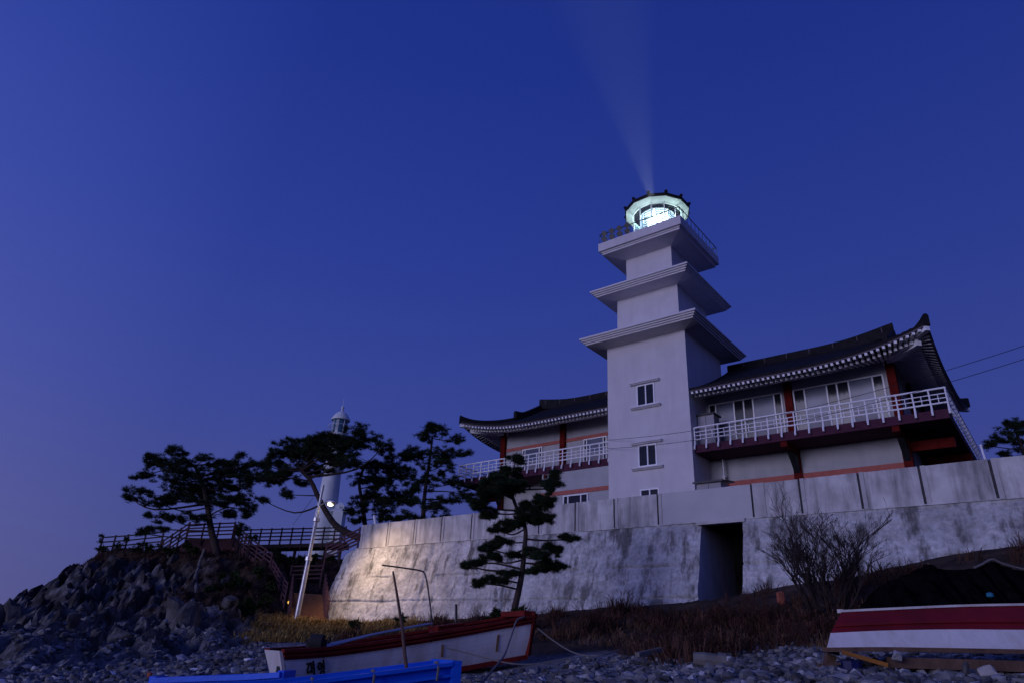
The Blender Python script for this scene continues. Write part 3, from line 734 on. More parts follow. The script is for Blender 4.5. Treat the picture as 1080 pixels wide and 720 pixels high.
    sf = MB(); sf.grid([[tile(du, v, -0.22 - 0.10 * clip(min(v - VE, VB - v), 0, 1), False) for v in vl] for du in list(dl) + [DUT]], sg < 0); part('soffit', sf, M_soffit, wg)
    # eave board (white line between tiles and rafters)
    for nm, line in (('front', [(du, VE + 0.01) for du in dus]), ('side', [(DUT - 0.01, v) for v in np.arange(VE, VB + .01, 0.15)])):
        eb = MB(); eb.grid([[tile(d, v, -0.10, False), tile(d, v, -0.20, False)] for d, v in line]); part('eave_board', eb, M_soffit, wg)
    # rafters: square flying rafters above, round rafters set back below
    k = 0; d = DU0 + 0.16
    side = MB()
    while d < DUT - 0.35:
        fan = clip((d - (DUT - 3.2)) / 3.2, 0, 1) ** 1.5
        def rp(a, dz, shift):           # a: distance in from the eave
            dd = d - shift * fan * a; return np.array(tile(dd, VE + a, dz, False))
        q = MB(); q.beam(rp(-0.01, -0.285, 0.6), rp(0.95, -0.37, 0.6), 0.135, 0.135); part('flying_rafter', q, M_white, wg)
        q = MB(); q.beam(rp(0.50, -0.52, 0.6), rp(2.3, -0.74, 0.6), 0.14, 0.15); part('rafter', q, M_white, wg)
        d += 0.285
    v = VE + 0.35
    while v < VB - 0.3:
        fan = clip((abs(v - VR) - (VB - VR - 3.2)) / 3.2, 0, 1) ** 1.5 * (1 if v > VR else -1)
        def rp(a, dz):
            return np.array(tile(DUT - a, clip(v - 0.6 * fan * a, VE, VB), dz, False))
        side.beam(rp(0.06, -0.275), rp(0.95, -0.36), 0.10, 0.11); side.beam(rp(0.6, -0.50), rp(2.2, -0.75), 0.11, 0.12)
        v += 0.285
    o = part('side_rafters', side, M_white, wg); o['kind'] = 'stuff'
    # corner beams
    for vv_, s in ((VE, 1), (VB, -1)):
        q = MB(); a = np.array(tile(DUT - 0.02, vv_ + 0.02 * s, -0.36, False)); b = np.array(tile(DUT - 2.4, vv_ + 2.4 * s, -0.75, False)); q.beam(a, b, 0.24, 0.24); part('corner_beam', q, M_white, wg)
        q = MB(); a = np.array(tile(DUT - 0.55, vv_ + 0.55 * s, -0.68, False)); b = np.array(tile(DUT - 2.6, vv_ + 2.6 * s, -1.0, False)); q.beam(a, b, 0.26, 0.26); part('corner_beam', q, M_white, wg)
    # ridges
    def ridge(P, w0, h0, name='ridge'):
        q = MB(); L, Rg = [], []
        for i, p in enumerate(P):
            p = np.array(p); dd = np.array(P[min(i + 1, len(P) - 1)]) - np.array(P[max(i - 1, 0)]); n_ = np.array([-dd[1], dd[0], 0]); n_ /= np.linalg.norm(n_)
            h = h0 * (1 + 0.25 * clip((i / (len(P) - 1) - 0.75) * 4, 0, 1))
            L.append([tuple(p + n_ * w0 / 2 + (0, 0, -0.25)), tuple(p + n_ * w0 / 2 + (0, 0, h)), tuple(p + n_ * w0 * .2 + (0, 0, h + 0.09)), tuple(p - n_ * w0 * .2 + (0, 0, h + 0.09)), tuple(p - n_ * w0 / 2 + (0, 0, h)), tuple(p - n_ * w0 / 2 + (0, 0, -0.25))])
        q.grid(L); n_ = len(q.v); 
        q.f.append(tuple(range(6))); q.f.append(tuple(range(n_ - 6, n_))[::-1])
        return part(name, q, M_tile, wg)
    zr = ZE + prof(VR - VE)
    P = [(U(du), VR, zr - 0.05 + 0.42 * clip((du - 8.5) / (DUR - 8.5), 0, 1) ** 2) for du in np.linspace(DU0, DUR + 0.12, 24)]
    ridge(P, 0.34, 0.42)
    for s in (-1, 1):
        vend = VR + s * (VR - 40.05)
        P = [(U(DUR + 0.02), VR + (vend - VR) * t, roof_z(DUR - 0.01, VR + (vend - VR) * t) + 0.10 + 0.22 * clip((t - 0.6) / 0.4, 0, 1) ** 2 ) for t in np.linspace(0, 1, 12)]
        ridge(P, 0.30, 0.36, 'descending_ridge')
        ve_ = VE if s < 0 else VB
        P = []
        for t in np.linspace(0, 1, 14):
            du = DUR + 0.05 + (DUT - DUR - 0.03) * t; v_ = vend + (ve_ - vend) * t; uu, v2 = flare(du, v_)
            P.append((uu, v2, roof_z(min(du, DUT), clip(v_, VE, VB)) + 0.0 + 0.05 * clip((t - 0.7) / 0.3, 0, 1) ** 2))
        ridge(P, 0.28, 0.24, 'hip_ridge')
    # gable wall
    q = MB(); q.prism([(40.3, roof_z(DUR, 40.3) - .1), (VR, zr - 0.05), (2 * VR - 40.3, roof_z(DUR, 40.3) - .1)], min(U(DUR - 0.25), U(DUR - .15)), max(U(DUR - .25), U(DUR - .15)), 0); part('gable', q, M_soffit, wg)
    # brass ridge brackets seen as pale ticks along the ridge
    q = MB()
    for du in np.arange(4.0, 13, 1.45): 
        zz = zr - 0.05 + 0.42 * clip((du - 8.5) / (DUR - 8.5), 0, 1) ** 2
        q.box((U(du) - 0.022, VR - 0.19, zz + 0.12), (U(du) + 0.022, VR - 0.165, zz + 0.46))
    part('ridge_clips', q, M_soffit, wg)
    # ----- balcony
    d1 = DUT + 0.10; vfb = 36.95
    q = MB(); q.box((min(U(2.83), U(d1)), vfb, 11.30), (max(U(2.83), U(d1)), 39.05, 11.76))
    q.box((min(U(duw), U(d1)), 39.05, 11.30), (max(U(duw), U(d1)), 49.8, 11.76)); part('balcony_slab', q, M_purple, wg)
    rl = MB(); zt = 12.80
    P0, P1, P2 = (U(2.9), vfb - 0.06), (U(d1 + 0.06), vfb - 0.06), (U(d1 + 0.06), 49.7)
    for (a, b) in ((P0, P1), (P1, P2)):
        rl.tube([(a[0], a[1], zt), (b[0], b[1], zt)], 0.05, 8)
        for z in (12.52, 12.30): rl.tube([(a[0], a[1], z), (b[0], b[1], z)], 0.026, 6)
        rl.tube([(a[0], a[1], 12.06), (b[0], b[1], 12.06)], 0.045, 8)
    part('balcony_rail', rl, M_white, wg)
    def bal(u, v, nu, nv):
        q = MB(); q.tube([(u, v, zt), (u, v, 12.05), (u + 0.01 * nu, v + .01 * nv, 11.8), (u + 0.10 * nu, v + 0.10 * nv, 11.62), (u + 0.10 * nu, v + 0.10 * nv, 11.46)], [0.04, 0.04, 0.05, 0.055, 0.05], 6)
        part('baluster', q, M_white, wg)
    n_ = 18
    for i in range(n_ + 1):
        bal(P0[0] + (P1[0] - P0[0]) * i / n_, P0[1], 0, -1)
    for i in range(1, 19): bal(P1[0], P1[1] + (P2[1] - P1[1]) * i / 18, sg, 0)
    for i in range(n_):
        sp = MB(); u = P0[0] + (P1[0] - P0[0]) * (i + 0.5) / n_; sp.tube([(u, P0[1], 12.06), (u, P0[1], 12.52)], 0.022, 5); part('short_baluster', sp, M_white, wg)
    return wg
wing(1, 'grey temple-style wing with tall balcony windows, right of the lighthouse tower')
wing(-1, 'grey temple-style wing with small windows behind the pines, left of the tower')

# courtyard sheds and fittings
def shed(name, label, lo, hi, zt, mt=M_booth, ov=0.12, tilt=0.0):
    t = thing(name, label, 'cabinet', ((lo[0] + hi[0]) / 2, (lo[1] + hi[1]) / 2, lo[2]), TH)
    q = MB(); q.box(lo, hi); part('body', q, mt, t)
    q = MB(); x0, y0, x1, y1 = lo[0] - ov, lo[1] - ov, hi[0] + ov, hi[1] + ov; z = hi[2]
    i = q.pts([(x0, y0, z), (x1, y0, z), (x1, y1, z + tilt), (x0, y1, z + tilt), (x0, y0, z + zt), (x1, y0, z + zt), (x1, y1, z + zt + tilt), (x0, y1, z + zt + tilt)])
    q.f += [tuple(i + k for k in f) for f in ((0, 3, 2, 1), (4, 5, 6, 7), (0, 1, 5, 4), (1, 2, 6, 5), (2, 3, 7, 6), (3, 0, 4, 7))]
    part('lid', q, M_darkmetal, t)
    q = MB(); u = (lo[0] + hi[0]) / 2
    q.box((u - 0.012, lo[1] - 0.012, lo[2] + 0.1), (u + 0.012, lo[1] - 0.002, hi[2] - 0.06)); part('door_seam', q, M_darkmetal, t)
shed('utility_cabinet', 'pale utility cabinet on the balcony beside the tower', (-15.9, 37.6, 11.76), (-14.9, 38.4, 13.72), 0.07)
shed('garden_shed', 'low pale shed with dark roof showing over the parapet', (-15.05, 34.8, 6.3), (-13.7, 36.2, 8.92), 0.09, ov=0.16, tilt=0.25)
q = MB(); q.tube([B(-15.0, 38.7, 6.5), B(-15.0, 38.7, 11.2)], 0.06, 8); q.tube([B(-15.0, 38.7, 10.2), B(-15.0, 38.95, 10.2)], 0.09, 8)
solo('drain_pipe', q, M_galv, 'vertical drain pipe on lower wall beside the tower', 'pipe')
q = MB(); pb = at(1040, 487, 24); pt = at(1034.5, 470, 24); q.tube([pb - (0, 0, .6), pb, pt], 0.035, 8); q.tube([pt, pt + (0, 0, 0.05)], 0.05, 8)
solo('vent_pipe', q, M_white, 'thin white pipe standing behind parapet below far pine', 'pipe')
q = MB(); pb = at(396, 553, 43.6); pt = at(395, 543, 43.6); q.tube([pb - (0, 0, .8), pb, pt], 0.09, 8)
solo('stub_post', q, M_white, 'short white post behind the left end of parapet', 'post')

# overhead cables: from the tower's face past the wing, out to the right
for (a, mid, b, lab) in (((-21.5, 36.6, 12.95), (-8, 35.5, 12.6), (8, 31.0, 15.05), 'upper black cable from the tower across the wing to the right'),
                    ((-21.5, 36.6, 12.6), (-8, 35.5, 12.2), (8, 31.0, 14.45), 'lower black cable from the tower across the wing to the right')):
    pass
def cable(pa, pb, sag, lab, n=40):
    q = MB(); P = []
    for i in range(n + 1):
        t = i / n; p = pa * (1 - t) + pb * t; p = p + np.array([0, 0, -sag * 4 * t * (1 - t)]); P.append(p)
    q.tube(P, 0.013, 5)
    solo('overhead_cable', q, M_cable, lab, 'cable', group='overhead cables')
_a = B(-21.5, 36.55, 0)
cable(at(641.5, 463.5, _a[1]), at(1180, 330, 22), 0.9, 'upper black cable from tower corner past the wing roof')
cable(at(641.5, 472.5, _a[1]), at(1180, 345, 22), 0.9, 'lower black cable from tower corner past the wing roof')

# ------------------------------------------------------------------ the old lighthouse
ob = at(340.5, 562, 80); oc = (ob[0], ob[1], ob[2] - 2.5)
def oz(py): return at(350, py, 80)[2] - oc[2]
old = thing('old_lighthouse', 'slender round white old lighthouse with domed lantern behind the pines', 'lighthouse', oc)
q = MB(); q.lathe(oc, [(1.25, 0), (1.22, oz(545)), (1.02, oz(500))], 24); part('shaft', q, M_oldwhite, old, True)
zg = oz(497)
q = MB(); q.lathe(oc, [(1.0, zg - 0.2), (1.12, zg), (1.22, zg + 0.15), (1.22, zg + 0.35), (1.1, zg + 0.4), (1.1, zg + 0.8), (1.0, zg + 0.85), (1.0, oz(462)), (1.4, oz(460)), (1.4, oz(458))], 24); part('upper_shaft', q, M_oldwhite, old, True)
q = MB(); za, zb = oz(457), oz(442); q.lathe(oc, [(0.86, za - 0.1), (0.86, zb)], 16); part('lantern_glass', q, mat('old_lantern_glass', (0.03, 0.10, 0.16), 0.1, 0.2, 1, spec=0.6), old)
q = MB()
for k in range(8):
    a = k * math.pi / 4; q.tube([(oc[0] + .88 * math.cos(a), oc[1] + .88 * math.sin(a), oc[2] + za), (oc[0] + .88 * math.cos(a), oc[1] + .88 * math.sin(a), oc[2] + zb)], 0.05, 5)
part('glazing_bars', q, M_oldwhite, old)
q = MB(); zd = oz(442.5); q.lathe(oc, [(1.12, zd - 0.05), (1.14, zd + 0.1), (1.0, zd + 0.35), (0.75, zd + 0.75), (0.4, zd + 1.05), (0.14, zd + 1.18), (0.14, zd + 1.5), (0.22, zd + 1.62), (0.1, zd + 1.8), (0.03, zd + 1.95), (0.03, zd + 2.7)], 24); part('dome', q, M_oldwhite, old, True)
q = MB()
for k in range(12):
    a = k * math.pi / 6; q.tube([(oc[0] + 1.36 * math.cos(a), oc[1] + 1.36 * math.sin(a), oc[2] + oz(458)), (oc[0] + 1.36 * math.cos(a), oc[1] + 1.36 * math.sin(a), oc[2] + oz(449))], 0.03, 5)
q.tube([(oc[0] + 1.36 * math.cos(k * math.pi / 12), oc[1] + 1.36 * math.sin(k * math.pi / 12), oc[2] + oz(449)) for k in range(25)], 0.03, 5); part('gallery_rail', q, M_oldwhite, old)
px_ = at(354.5, 562, 79); q = MB(); zt_ = oz(541); x0, y0 = px_[0], px_[1]
q.box((x0 - 0.55, y0 - 0.6, oc[2]), (x0 + 0.55, y0 + 1.2, oc[2] + zt_)); pch = part('porch', q, M_oldwhite, old)
q = MB(); q.lathe((x0, y0 + 0.3, oc[2] + zt_), [(1.25, 0), (1.25, 0.15), (0.7, 0.4), (0.75, 0.75), (0.1, 1.2)], 4, math.pi / 4); part('porch_roof', q, M_oldwhite, pch)

# ------------------------------------------------------------------ fences, walkway and stairs on the headland
def fence(P, h, label, mt=M_fence, step=1.3, rails=4, pw=0.10, cat='fence', group=None, solid=None):
    """timber fence along ground points P"""
    P = [np.array(p, float) for p in P]
    t = thing('timber_fence', label, cat, tuple(P[0]), 0, group)
    for a, b in zip(P, P[1:]):
        L = np.linalg.norm(b - a); n = max(1, int(round(L / step)))
        for i in range(n + (1 if b is P[-1] else 0)):
            p = a + (b - a) * i / n
            q = MB(); q.box((p[0] - pw / 2, p[1] - pw / 2, p[2] - 0.5), (p[0] + pw / 2, p[1] + pw / 2, p[2] + h + 0.08)); part('post', q, mt, t)
        for k in range(rails):
            z = h * (0.22 + 0.76 * k / (rails - 1))
            q = MB(); q.beam(a + (0, 0, z), b + (0, 0, z), 0.05, 0.10); part('rail', q, mt, t)
    return t
fence([at(103, 586, 56), at(130, 584, 56), at(168, 580, 56)], 1.45, 'dark timber fence at the seaward tip of the headland', step=1.2)
fence([at(168, 588, 54.5), at(196, 569, 54.5)], 1.3, 'maroon fence climbing the short ramp to the platform', M_fencepink, step=0.8)
fence([at(196, 568, 54.4), at(245, 566, 54.4)], 1.1, 'maroon fence along the raised timber platform behind big pine', M_fencepink, step=1.2)
fence([at(246, 569, 53.6), at(262, 584, 52), at(284, 601, 50.2)], 1.1, 'maroon fence beside the flight descending from the platform', M_fencepink, step=1.0)
fence([at(250, 574, 57), at(262, 573, 57), at(363, 571, 55)], 1.12, 'long dark fence along the walkway towards the old lighthouse', step=0.9)
fence([at(285, 608, 50), at(300, 634, 46.5)], 1.1, 'maroon fence on the lower flight above dark bushes', M_fencepink, step=0.9)
fence([at(303, 658, 41.3), at(306, 627, 44.8)], 1.15, 'maroon fence on the shore side of brown stairs', M_fencepink, step=0.7)
fence([at(343.5, 657, 41.4), at(340.5, 627, 45.0)], 1.15, 'maroon fence between the brown stairs and rough wall', M_fencepink, step=0.7)
fence([at(305, 614, 50.5), at(338, 613, 50.5)], 1.1, 'maroon fence crossing the landing behind the brown stairs', M_fencepink, step=0.9)
fence([at(342, 592, 46.4), at(377, 577, 43.7)], 1.15, 'maroon fence rising along the wall edge to the parapet', M_fencepink, step=2.6, rails=5)
# platform and walkway structures
pf = thing('timber_platform', 'maroon boarded viewing platform on top of the headland', 'platform', tuple(at(220, 582, 54.5)))
def slab(P, Q, depth, hgt):
    """vertical face from P to Q, hgt high downwards, going depth backwards"""
    q = MB(); P, Q = np.array(P), np.array(Q); back = np.array([-0.2, depth, 0])
    T = [P, Q, Q + back, P + back]; Lw = [p - (0, 0, hgt) for p in T]
    i = q.pts(Lw + T); q.f += [tuple(i + k for k in f) for f in ((0, 3, 2, 1), (4, 5, 6, 7), (0, 1, 5, 4), (1, 2, 6, 5), (2, 3, 7, 6), (3, 0, 4, 7))]
    return q
part('deck', slab(at(196, 568.5, 54.5), at(246, 567, 54.5), 4, 1.9), M_deckface, pf)
part('ramp', slab(at(168, 589, 54.6), at(196, 570, 54.6), 1.8, 1.8), M_deckface, pf)
part('flight', slab(at(246, 569.5, 53.8), at(285, 603, 50.4), 1.7, 1.1), M_deckface, pf)
part('lower_flight', slab(at(285, 606, 50.2), at(301, 636, 46.6), 1.5, 0.9), M_deckface, pf)
wk = thing('walkway', 'dark timber walkway running level towards the old lighthouse', 'walkway', tuple(at(310, 590, 56)))
part('deck', slab(at(250, 574.5, 57), at(366, 571.5, 55), 2.0, 0.3), M_fence, wk)
for k in range(7):
    p = at(262 + k * 16, 574, 57 - k * 0.3); q = MB(); q.box((p[0] - .1, p[1] + .5, p[2] - 3.5), (p[0] + .1, p[1] + .7, p[2])); part('leg', q, M_fence, wk)
# brown stairs facing the beach
stt = thing('timber_stairs', 'wide brown timber stairs rising beside the rough wall', 'stairs', tuple(at(324, 659, 41.4)))
A0, A1, B0, B1 = at(305, 660, 41.3), at(343, 659, 41.5), at(307, 625, 44.8), at(340, 625, 45.0)
ns = 14
for k in range(ns):
    t0, t1 = k / ns, (k + 1) / ns
    l0, r0, l1, r1 = A0 + (B0 - A0) * t0, A1 + (B1 - A1) * t0, A0 + (B0 - A0) * t1, A1 + (B1 - A1) * t1
    q = MB(); zt_, zb_ = l1[2], l0[2] - 0.25
    i = q.pts([(l0[0], l0[1], zb_), (r0[0], r0[1], zb_), (r1[0], r1[1], zb_), (l1[0], l1[1], zb_), (l0[0], l0[1], zt_), (r0[0], r0[1], zt_), (r1[0], r1[1], zt_), (l1[0], l1[1], zt_)])
    q.f += [tuple(i + j for j in f) for f in ((0, 3, 2, 1), (4, 5, 6, 7), (0, 1, 5, 4), (1, 2, 6, 5), (2, 3, 7, 6), (3, 0, 4, 7))]
    part('step', q, M_stair, stt)
for (px, py, Y, mt_, lab) in ((344, 637, 43.3, M_redlight, 'small red marker light on fence by rough wall'), (304.5, 635, 43.5, M_ambers, 'small amber marker light on fence left of the brown stairs')):
    p = at(px, py, Y); q = MB(); q.lathe(tuple(p), [(0.02, -0.07), (0.07, -0.02), (0.07, 0.05), (0.02, 0.09)], 8); solo('marker_light', q, mt_, lab, 'light')

# ------------------------------------------------------------------ street lamp
lb, ltop = at(311, 661, 40.0), at(341, 511, 40.0)
lt = thing('street_lamp', 'tall leaning steel street lamp glowing warm beside the stairs', 'street lamp', tuple(lb))
P = [lb - (0, 0, .4)] + [lb + (ltop - lb) * t for t in (0, .45, .46, .75, .76, 1)]
q = MB(); q.tube(P, [0.15, 0.15, 0.13, 0.115, 0.10, 0.085, 0.075], 12); part('pole', q, M_galv, lt, True)
for t in (0.46, 0.74):
    c_ = lb + (ltop - lb) * t; dv = (ltop - lb) / np.linalg.norm(ltop - lb); q = MB(); q.tube([c_ - dv * .1, c_ + dv * .1], 0.19, 10); part('collar', q, M_galv, lt)
bulb = at(348.5, 531.5, 39.5); arm0 = lb + (ltop - lb) * 0.845
q = MB(); q.tube([arm0, arm0 * .5 + bulb * .5 + (0, 0, 0.12), bulb + (-0.15, 0.05, 0.08)], 0.035, 8); part('arm', q, M_galv, lt)
q = MB(); q.tube([bulb + (-0.32, 0.1, 0.16), bulb + (-0.1, 0.03, 0.16), bulb + (0.2, -0.06, 0.13), bulb + (0.34, -0.1, 0.10)], [0.07, 0.15, 0.15, 0.06], 10); part('lamp_head', q, M_galv, lt, True)
q = MB(); q.lathe((bulb[0], bulb[1], bulb[2]), [(0.03, -0.10), (0.15, -0.03), (0.16, 0.06), (0.05, 0.09)], 12); part('lamp', q, M_lamp, lt, True)
q = MB(); q.tube([at(330, 524.5, 40.05), at(309, 553, 50)], 0.012, 5); part('stay_wire', q, M_cable, lt)
sd2 = bpy.data.lights.new('street_lamp_light', 'SPOT'); so2 = bpy.data.objects.new('street_lamp_light', sd2); C.objects.link(so2); so2.parent = lt
so2.location = tuple(bulb + np.array([0, -0.05, -0.16]) - lb); sd2.energy = 1500; sd2.color = (1.0, 0.68, 0.38); sd2.spot_size = R(122); sd2.spot_blend = 1.0; sd2.shadow_soft_size = 0.12
so2.rotation_euler = Vector((-0.62, -0.12, 0.95)).to_track_quat('Z', 'Y').to_euler()

# ------------------------------------------------------------------ trees, shrubs and dry growth
class FastMesh:
    """triangles gathered as arrays"""
    def __init__(s): s.V = []; s.n = 0
    def tris(s, T): s.V.append(np.asarray(T, float).reshape(-1, 3))
    def make(s, name, mt, base):
        V = np.concatenate(s.V) - np.asarray(base); n = len(V) // 3
        me = bpy.data.meshes.new(name); me.vertices.add(len(V)); me.vertices.foreach_set('co', V.ravel())
        me.loops.add(len(V)); me.loops.foreach_set('vertex_index', np.arange(len(V), dtype=np.int32))
        me.polygons.add(n); me.polygons.foreach_set('loop_start', np.arange(0, 3 * n, 3, dtype=np.int32))
        me.polygons.foreach_set('loop_total', np.full(n, 3, dtype=np.int32)) if False else None
        me.update(calc_edges=True); me.materials.append(mt); return me
def unit(a): return a / (np.linalg.norm(a, axis=-1, keepdims=True) + 1e-9)
def blades(P, n, length, width, up=0.35, spread=1.0):
    """n blades at each point of P, radiating out and somewhat upwards"""
    k = len(P); D = rng.normal(size=(k, n, 3)) * spread; D[..., 2] = D[..., 2] * 0.7 + up; D = unit(D)
    L = length * rng.uniform(0.6, 1.25, (k, n, 1)); S = unit(np.cross(D, rng.normal(size=(k, n, 3)))) * width * 0.5
    b = P[:, None, :] + D * L * 0.06
    return np.stack([b - S, b + S, b + D * L], 2)
def in_pad(c, r, n, shell=0.55):
    d = unit(rng.normal(size=(n, 3))); q = rng.uniform(shell, 1, (n, 1)) ** 0.7
    p = d * q; p[:, 2] = np.where(p[:, 2] < -0.35, p[:, 2] * 0.6, p[:, 2])
    p *= 1 + 0.25 * rng.normal(size=(n, 1)) * 0.6
    return c + p * r
def px_scale(px, py, Y): return float(np.linalg.norm(at(px + 1, py, Y) - at(px, py, Y)))
def bez(P, n):
    """smooth polyline through P"""
    P = np.array(P, float); out = []
    for i in range(len(P) - 1):
        p0, p1, p2, p3 = P[max(i - 1, 0)], P[i], P[i + 1], P[min(i + 2, len(P) - 1)]
        for t in np.linspace(0, 1, n, endpoint=False):
            out.append(0.5 * (2 * p1 + (p2 - p0) * t + (2 * p0 - 5 * p1 + 4 * p2 - p3) * t * t + (3 * p1 - p0 - 3 * p2 + p3) * t ** 3))
    out.append(P[-1]); return out
def pine(name, label, trunk, Y, r0, r1, pads, blade=0.25, dens=0.13, mt=M_needle, group=None, depth=1.0, cat='pine tree'):
    T = [at(q[0], q[1], Y + (q[2] if len(q) > 2 else 0)) for q in trunk]
    base = T[0].copy()
    t = thing(name, label, cat, tuple(base), 0, group)
    tp = bez([T[0] - (0, 0, .8)] + T, 6)
    q = MB(); q.tube(tp, [r0 + (r1 - r0) * (i / (len(tp) - 1)) ** 0.8 + 0.02 * math.sin(i * 2.1) * r0 for i in range(len(tp))], 9)
    fm = FastMesh(); tpa = np.array(tp); main = list(pads); cents = []
    pads = [(a, b, c * 1.12, d * 1.15) for a, b, c, d in main] + [(a + rng.uniform(-.95, .95) * c, b + rng.uniform(-1.0, 0.9) * d, max(4, c * .42), max(2.2, d * .5)) for a, b, c, d in main for _ in range(2)]
    for ip, (cx, cy_, rx, ry) in enumerate(pads):
        s = px_scale(cx, cy_, Y); dy = float(rng.normal() * rx * s * 0.55 * depth)
        c = at(cx, cy_, Y + dy)
        mi = ip if ip < len(main) else (ip - len(main)) // 2
        if ip < len(main): cents.append(c)
        else: c = np.array([c[0], cents[mi][1] + dy * .7, c[2]])
        low = tpa[tpa[:, 2] < c[2] + 0.1] if (tpa[:, 2] < c[2] + 0.1).any() else tpa[:2]
        k = np.argmin(np.linalg.norm((low - c) * (1, 1, 1.6), axis=1)); a = low[k] if ip < len(main) else cents[mi]
        L = np.linalg.norm(c - a)
        mid = a * 0.5 + c * 0.5 + rng.normal(size=3) * 0.08 * L + (0, 0, -0.05 * L)
        rr = min(r0 * 0.4, 0.02 + 0.014 * L) if ip < len(main) else 0.022; q.tube(bez([a, mid, c], 4), np.linspace(rr, 0.022, 9), 6)
        for j in range(3):
            e = c + rng.uniform(-.75, .75, 3) * np.array([rx, rx, ry]) * s
            q.tube([c * 0.75 + mid * 0.25, (c + e) / 2 + (0, 0, .03), e], [0.03, 0.02, 0.012], 5)
        n = max(20, int(math.pi * (rx + 2) * (ry + 2) * dens * 2.05))
        # several small clumps per pad make an uneven outline
        m_ = max(5, int(rx * ry / 7)); cc_ = c + unit(rng.normal(size=(m_, 3))) * rng.uniform(0.05, 1.0, (m_, 1)) ** 0.6 * np.array([rx, rx * depth, ry]) * s
        P = cc_[rng.integers(0, m_, n)] + rng.normal(size=(n, 3)) * np.array([0.36, 0.36, 0.19]) * 4.6 * s
        fm.tris(blades(P, 17, blade, blade * 0.105, 0.45))
    part('trunk', q, M_bark, t, True)
    o = bpy.data.objects.new('crown', fm.make('crown', mt, base)); C.objects.link(o); o.parent = t; BASE[o] = base
    return t
pine('pine_tree', 'broad flat-topped pine leaning seaward above the rocky headland', [(229, 584), (223, 560), (219, 535), (214, 510), (205, 490)], 52, 0.36, 0.10,
     [(180, 490, 28, 8), (155, 501, 12, 5), (150, 520, 18, 4), (137, 524, 10, 3), (168, 530, 20, 5), (195, 500, 28, 9), (205, 515, 33, 9), (235, 498, 28, 9), (255, 493, 18, 7), (265, 505, 22, 6),
      (285, 500, 18, 6), (228, 530, 28, 5), (250, 525, 20, 5), (180, 547, 26, 4), (158, 557, 14, 4), (149, 562, 9, 3), (240, 543, 18, 4), (262, 540, 7, 7), (205, 546, 20, 4), (188, 478, 11, 4), (182, 474, 5, 3),
      (230, 487, 12, 4), (253, 482, 6, 4), (275, 488, 10, 4), (168, 484, 12, 4), (158, 487, 8, 3), (215, 485, 10, 4), (218, 514, 38, 12), (190, 518, 24, 8), (250, 510, 24, 8)])
pine('pine_tree', 'crooked pine with thick curving trunk in front of the old lighthouse', [(418, 578), (398, 570), (378, 566), (357, 556), (345, 541), (335, 522), (328, 507), (318, 496)], 47, 0.34, 0.12,
     [(305, 470, 20, 6), (288, 478, 12, 4), (322, 466, 16, 6), (340, 480, 23, 7), (364, 470, 22, 9), (384, 465, 18, 9), (330, 493, 22, 6), (302, 495, 26, 6), (282, 489, 16, 5), (288, 505, 16, 4), (303, 521, 5, 7),
      (277, 527, 5, 3), (404, 471, 11, 6), (377, 456, 16, 5), (352, 462, 18, 4), (360, 488, 18, 5), (316, 508, 9, 3), (350, 472, 18, 9), (336, 468, 14, 7), (326, 480, 20, 8), (310, 480, 20, 8), (345, 462, 12, 5), (352, 484, 14, 6)])
pine('pine_tree', 'dense dark pine with bare lower trunk behind the parapet end', [(385, 556), (382, 530), (379, 508), (385, 490)], 50, 0.22, 0.08,
     [(395, 490, 26, 9), (385, 505, 18, 8), (406, 510, 22, 8), (380, 530, 10, 8), (402, 535, 18, 8), (418, 524, 14, 8), (412, 490, 18, 7), (372, 541, 7, 4), (430, 500, 14, 6), (395, 522, 14, 6), (410, 545, 16, 5), (375, 548, 9, 3)])
pine('pine_tree', 'tallest pine of the parapet group with layered pads, beside the left wing', [(446, 553), (447, 530), (450, 505), (454, 478), (456, 460)], 49, 0.22, 0.07,
     [(456, 455, 17, 6), (464, 450, 10, 4), (447, 461, 12, 4), (480, 463, 10, 4), (470, 477, 26, 5), (440, 479, 20, 6), (491, 478, 9, 3), (425, 481, 12, 4), (465, 491, 23, 5), (450, 505, 18, 5), (440, 515, 16, 6), (476, 510, 18, 5),
      (490, 521, 12, 4), (430, 530, 14, 6), (455, 536, 16, 5), (475, 528, 16, 4), (500, 530, 9, 4), (465, 546, 12, 3), (435, 545, 12, 4)])
pine('pine_tree', 'slender pine standing alone in front of the rough wall', [(540, 655), (543, 640), (548, 618), (551, 600), (553, 579), (554, 557), (546, 538), (540, 520), (538, 500)], 25.5, 0.15, 0.05,
     [(535, 500, 16, 9), (544, 486, 8, 5), (524, 510, 15, 8), (510, 522, 16, 6), (546, 515, 10, 9), (503, 534, 8, 3), (515, 540, 12, 6), (560, 535, 16, 6), (574, 530, 12, 8), (580, 515, 5, 9), (585, 503, 4, 7), (570, 545, 18, 5),
      (555, 546, 13, 6), (540, 551, 12, 5), (525, 558, 11, 4), (530, 570, 14, 4), (515, 578, 12, 4), (520, 588, 11, 3), (500, 595, 9, 3), (493, 596, 7, 2), (505, 615, 9, 3), (525, 611, 14, 3), (535, 605, 9, 3), (570, 586, 17, 5),
      (585, 578, 12, 4), (600, 568, 9, 3), (576, 596, 16, 5), (590, 598, 10, 3), (565, 601, 10, 3), (540, 585, 8, 3)], blade=0.15, dens=0.26)
pine('pine_tree', 'distant pine crown showing over the parapet at far right', [(1090, 505), (1083, 488), (1076, 466), (1070, 452)], 48, 0.25, 0.07,
     [(1064, 455, 13, 6), (1075, 446, 10, 4), (1055, 465, 12, 4), (1045, 470, 7, 3), (1076, 468, 10, 6), (1062, 448, 7, 3), (1080, 480, 8, 3), (1060, 479, 6, 2), (1090, 450, 12, 6), (1092, 470, 12, 6)])
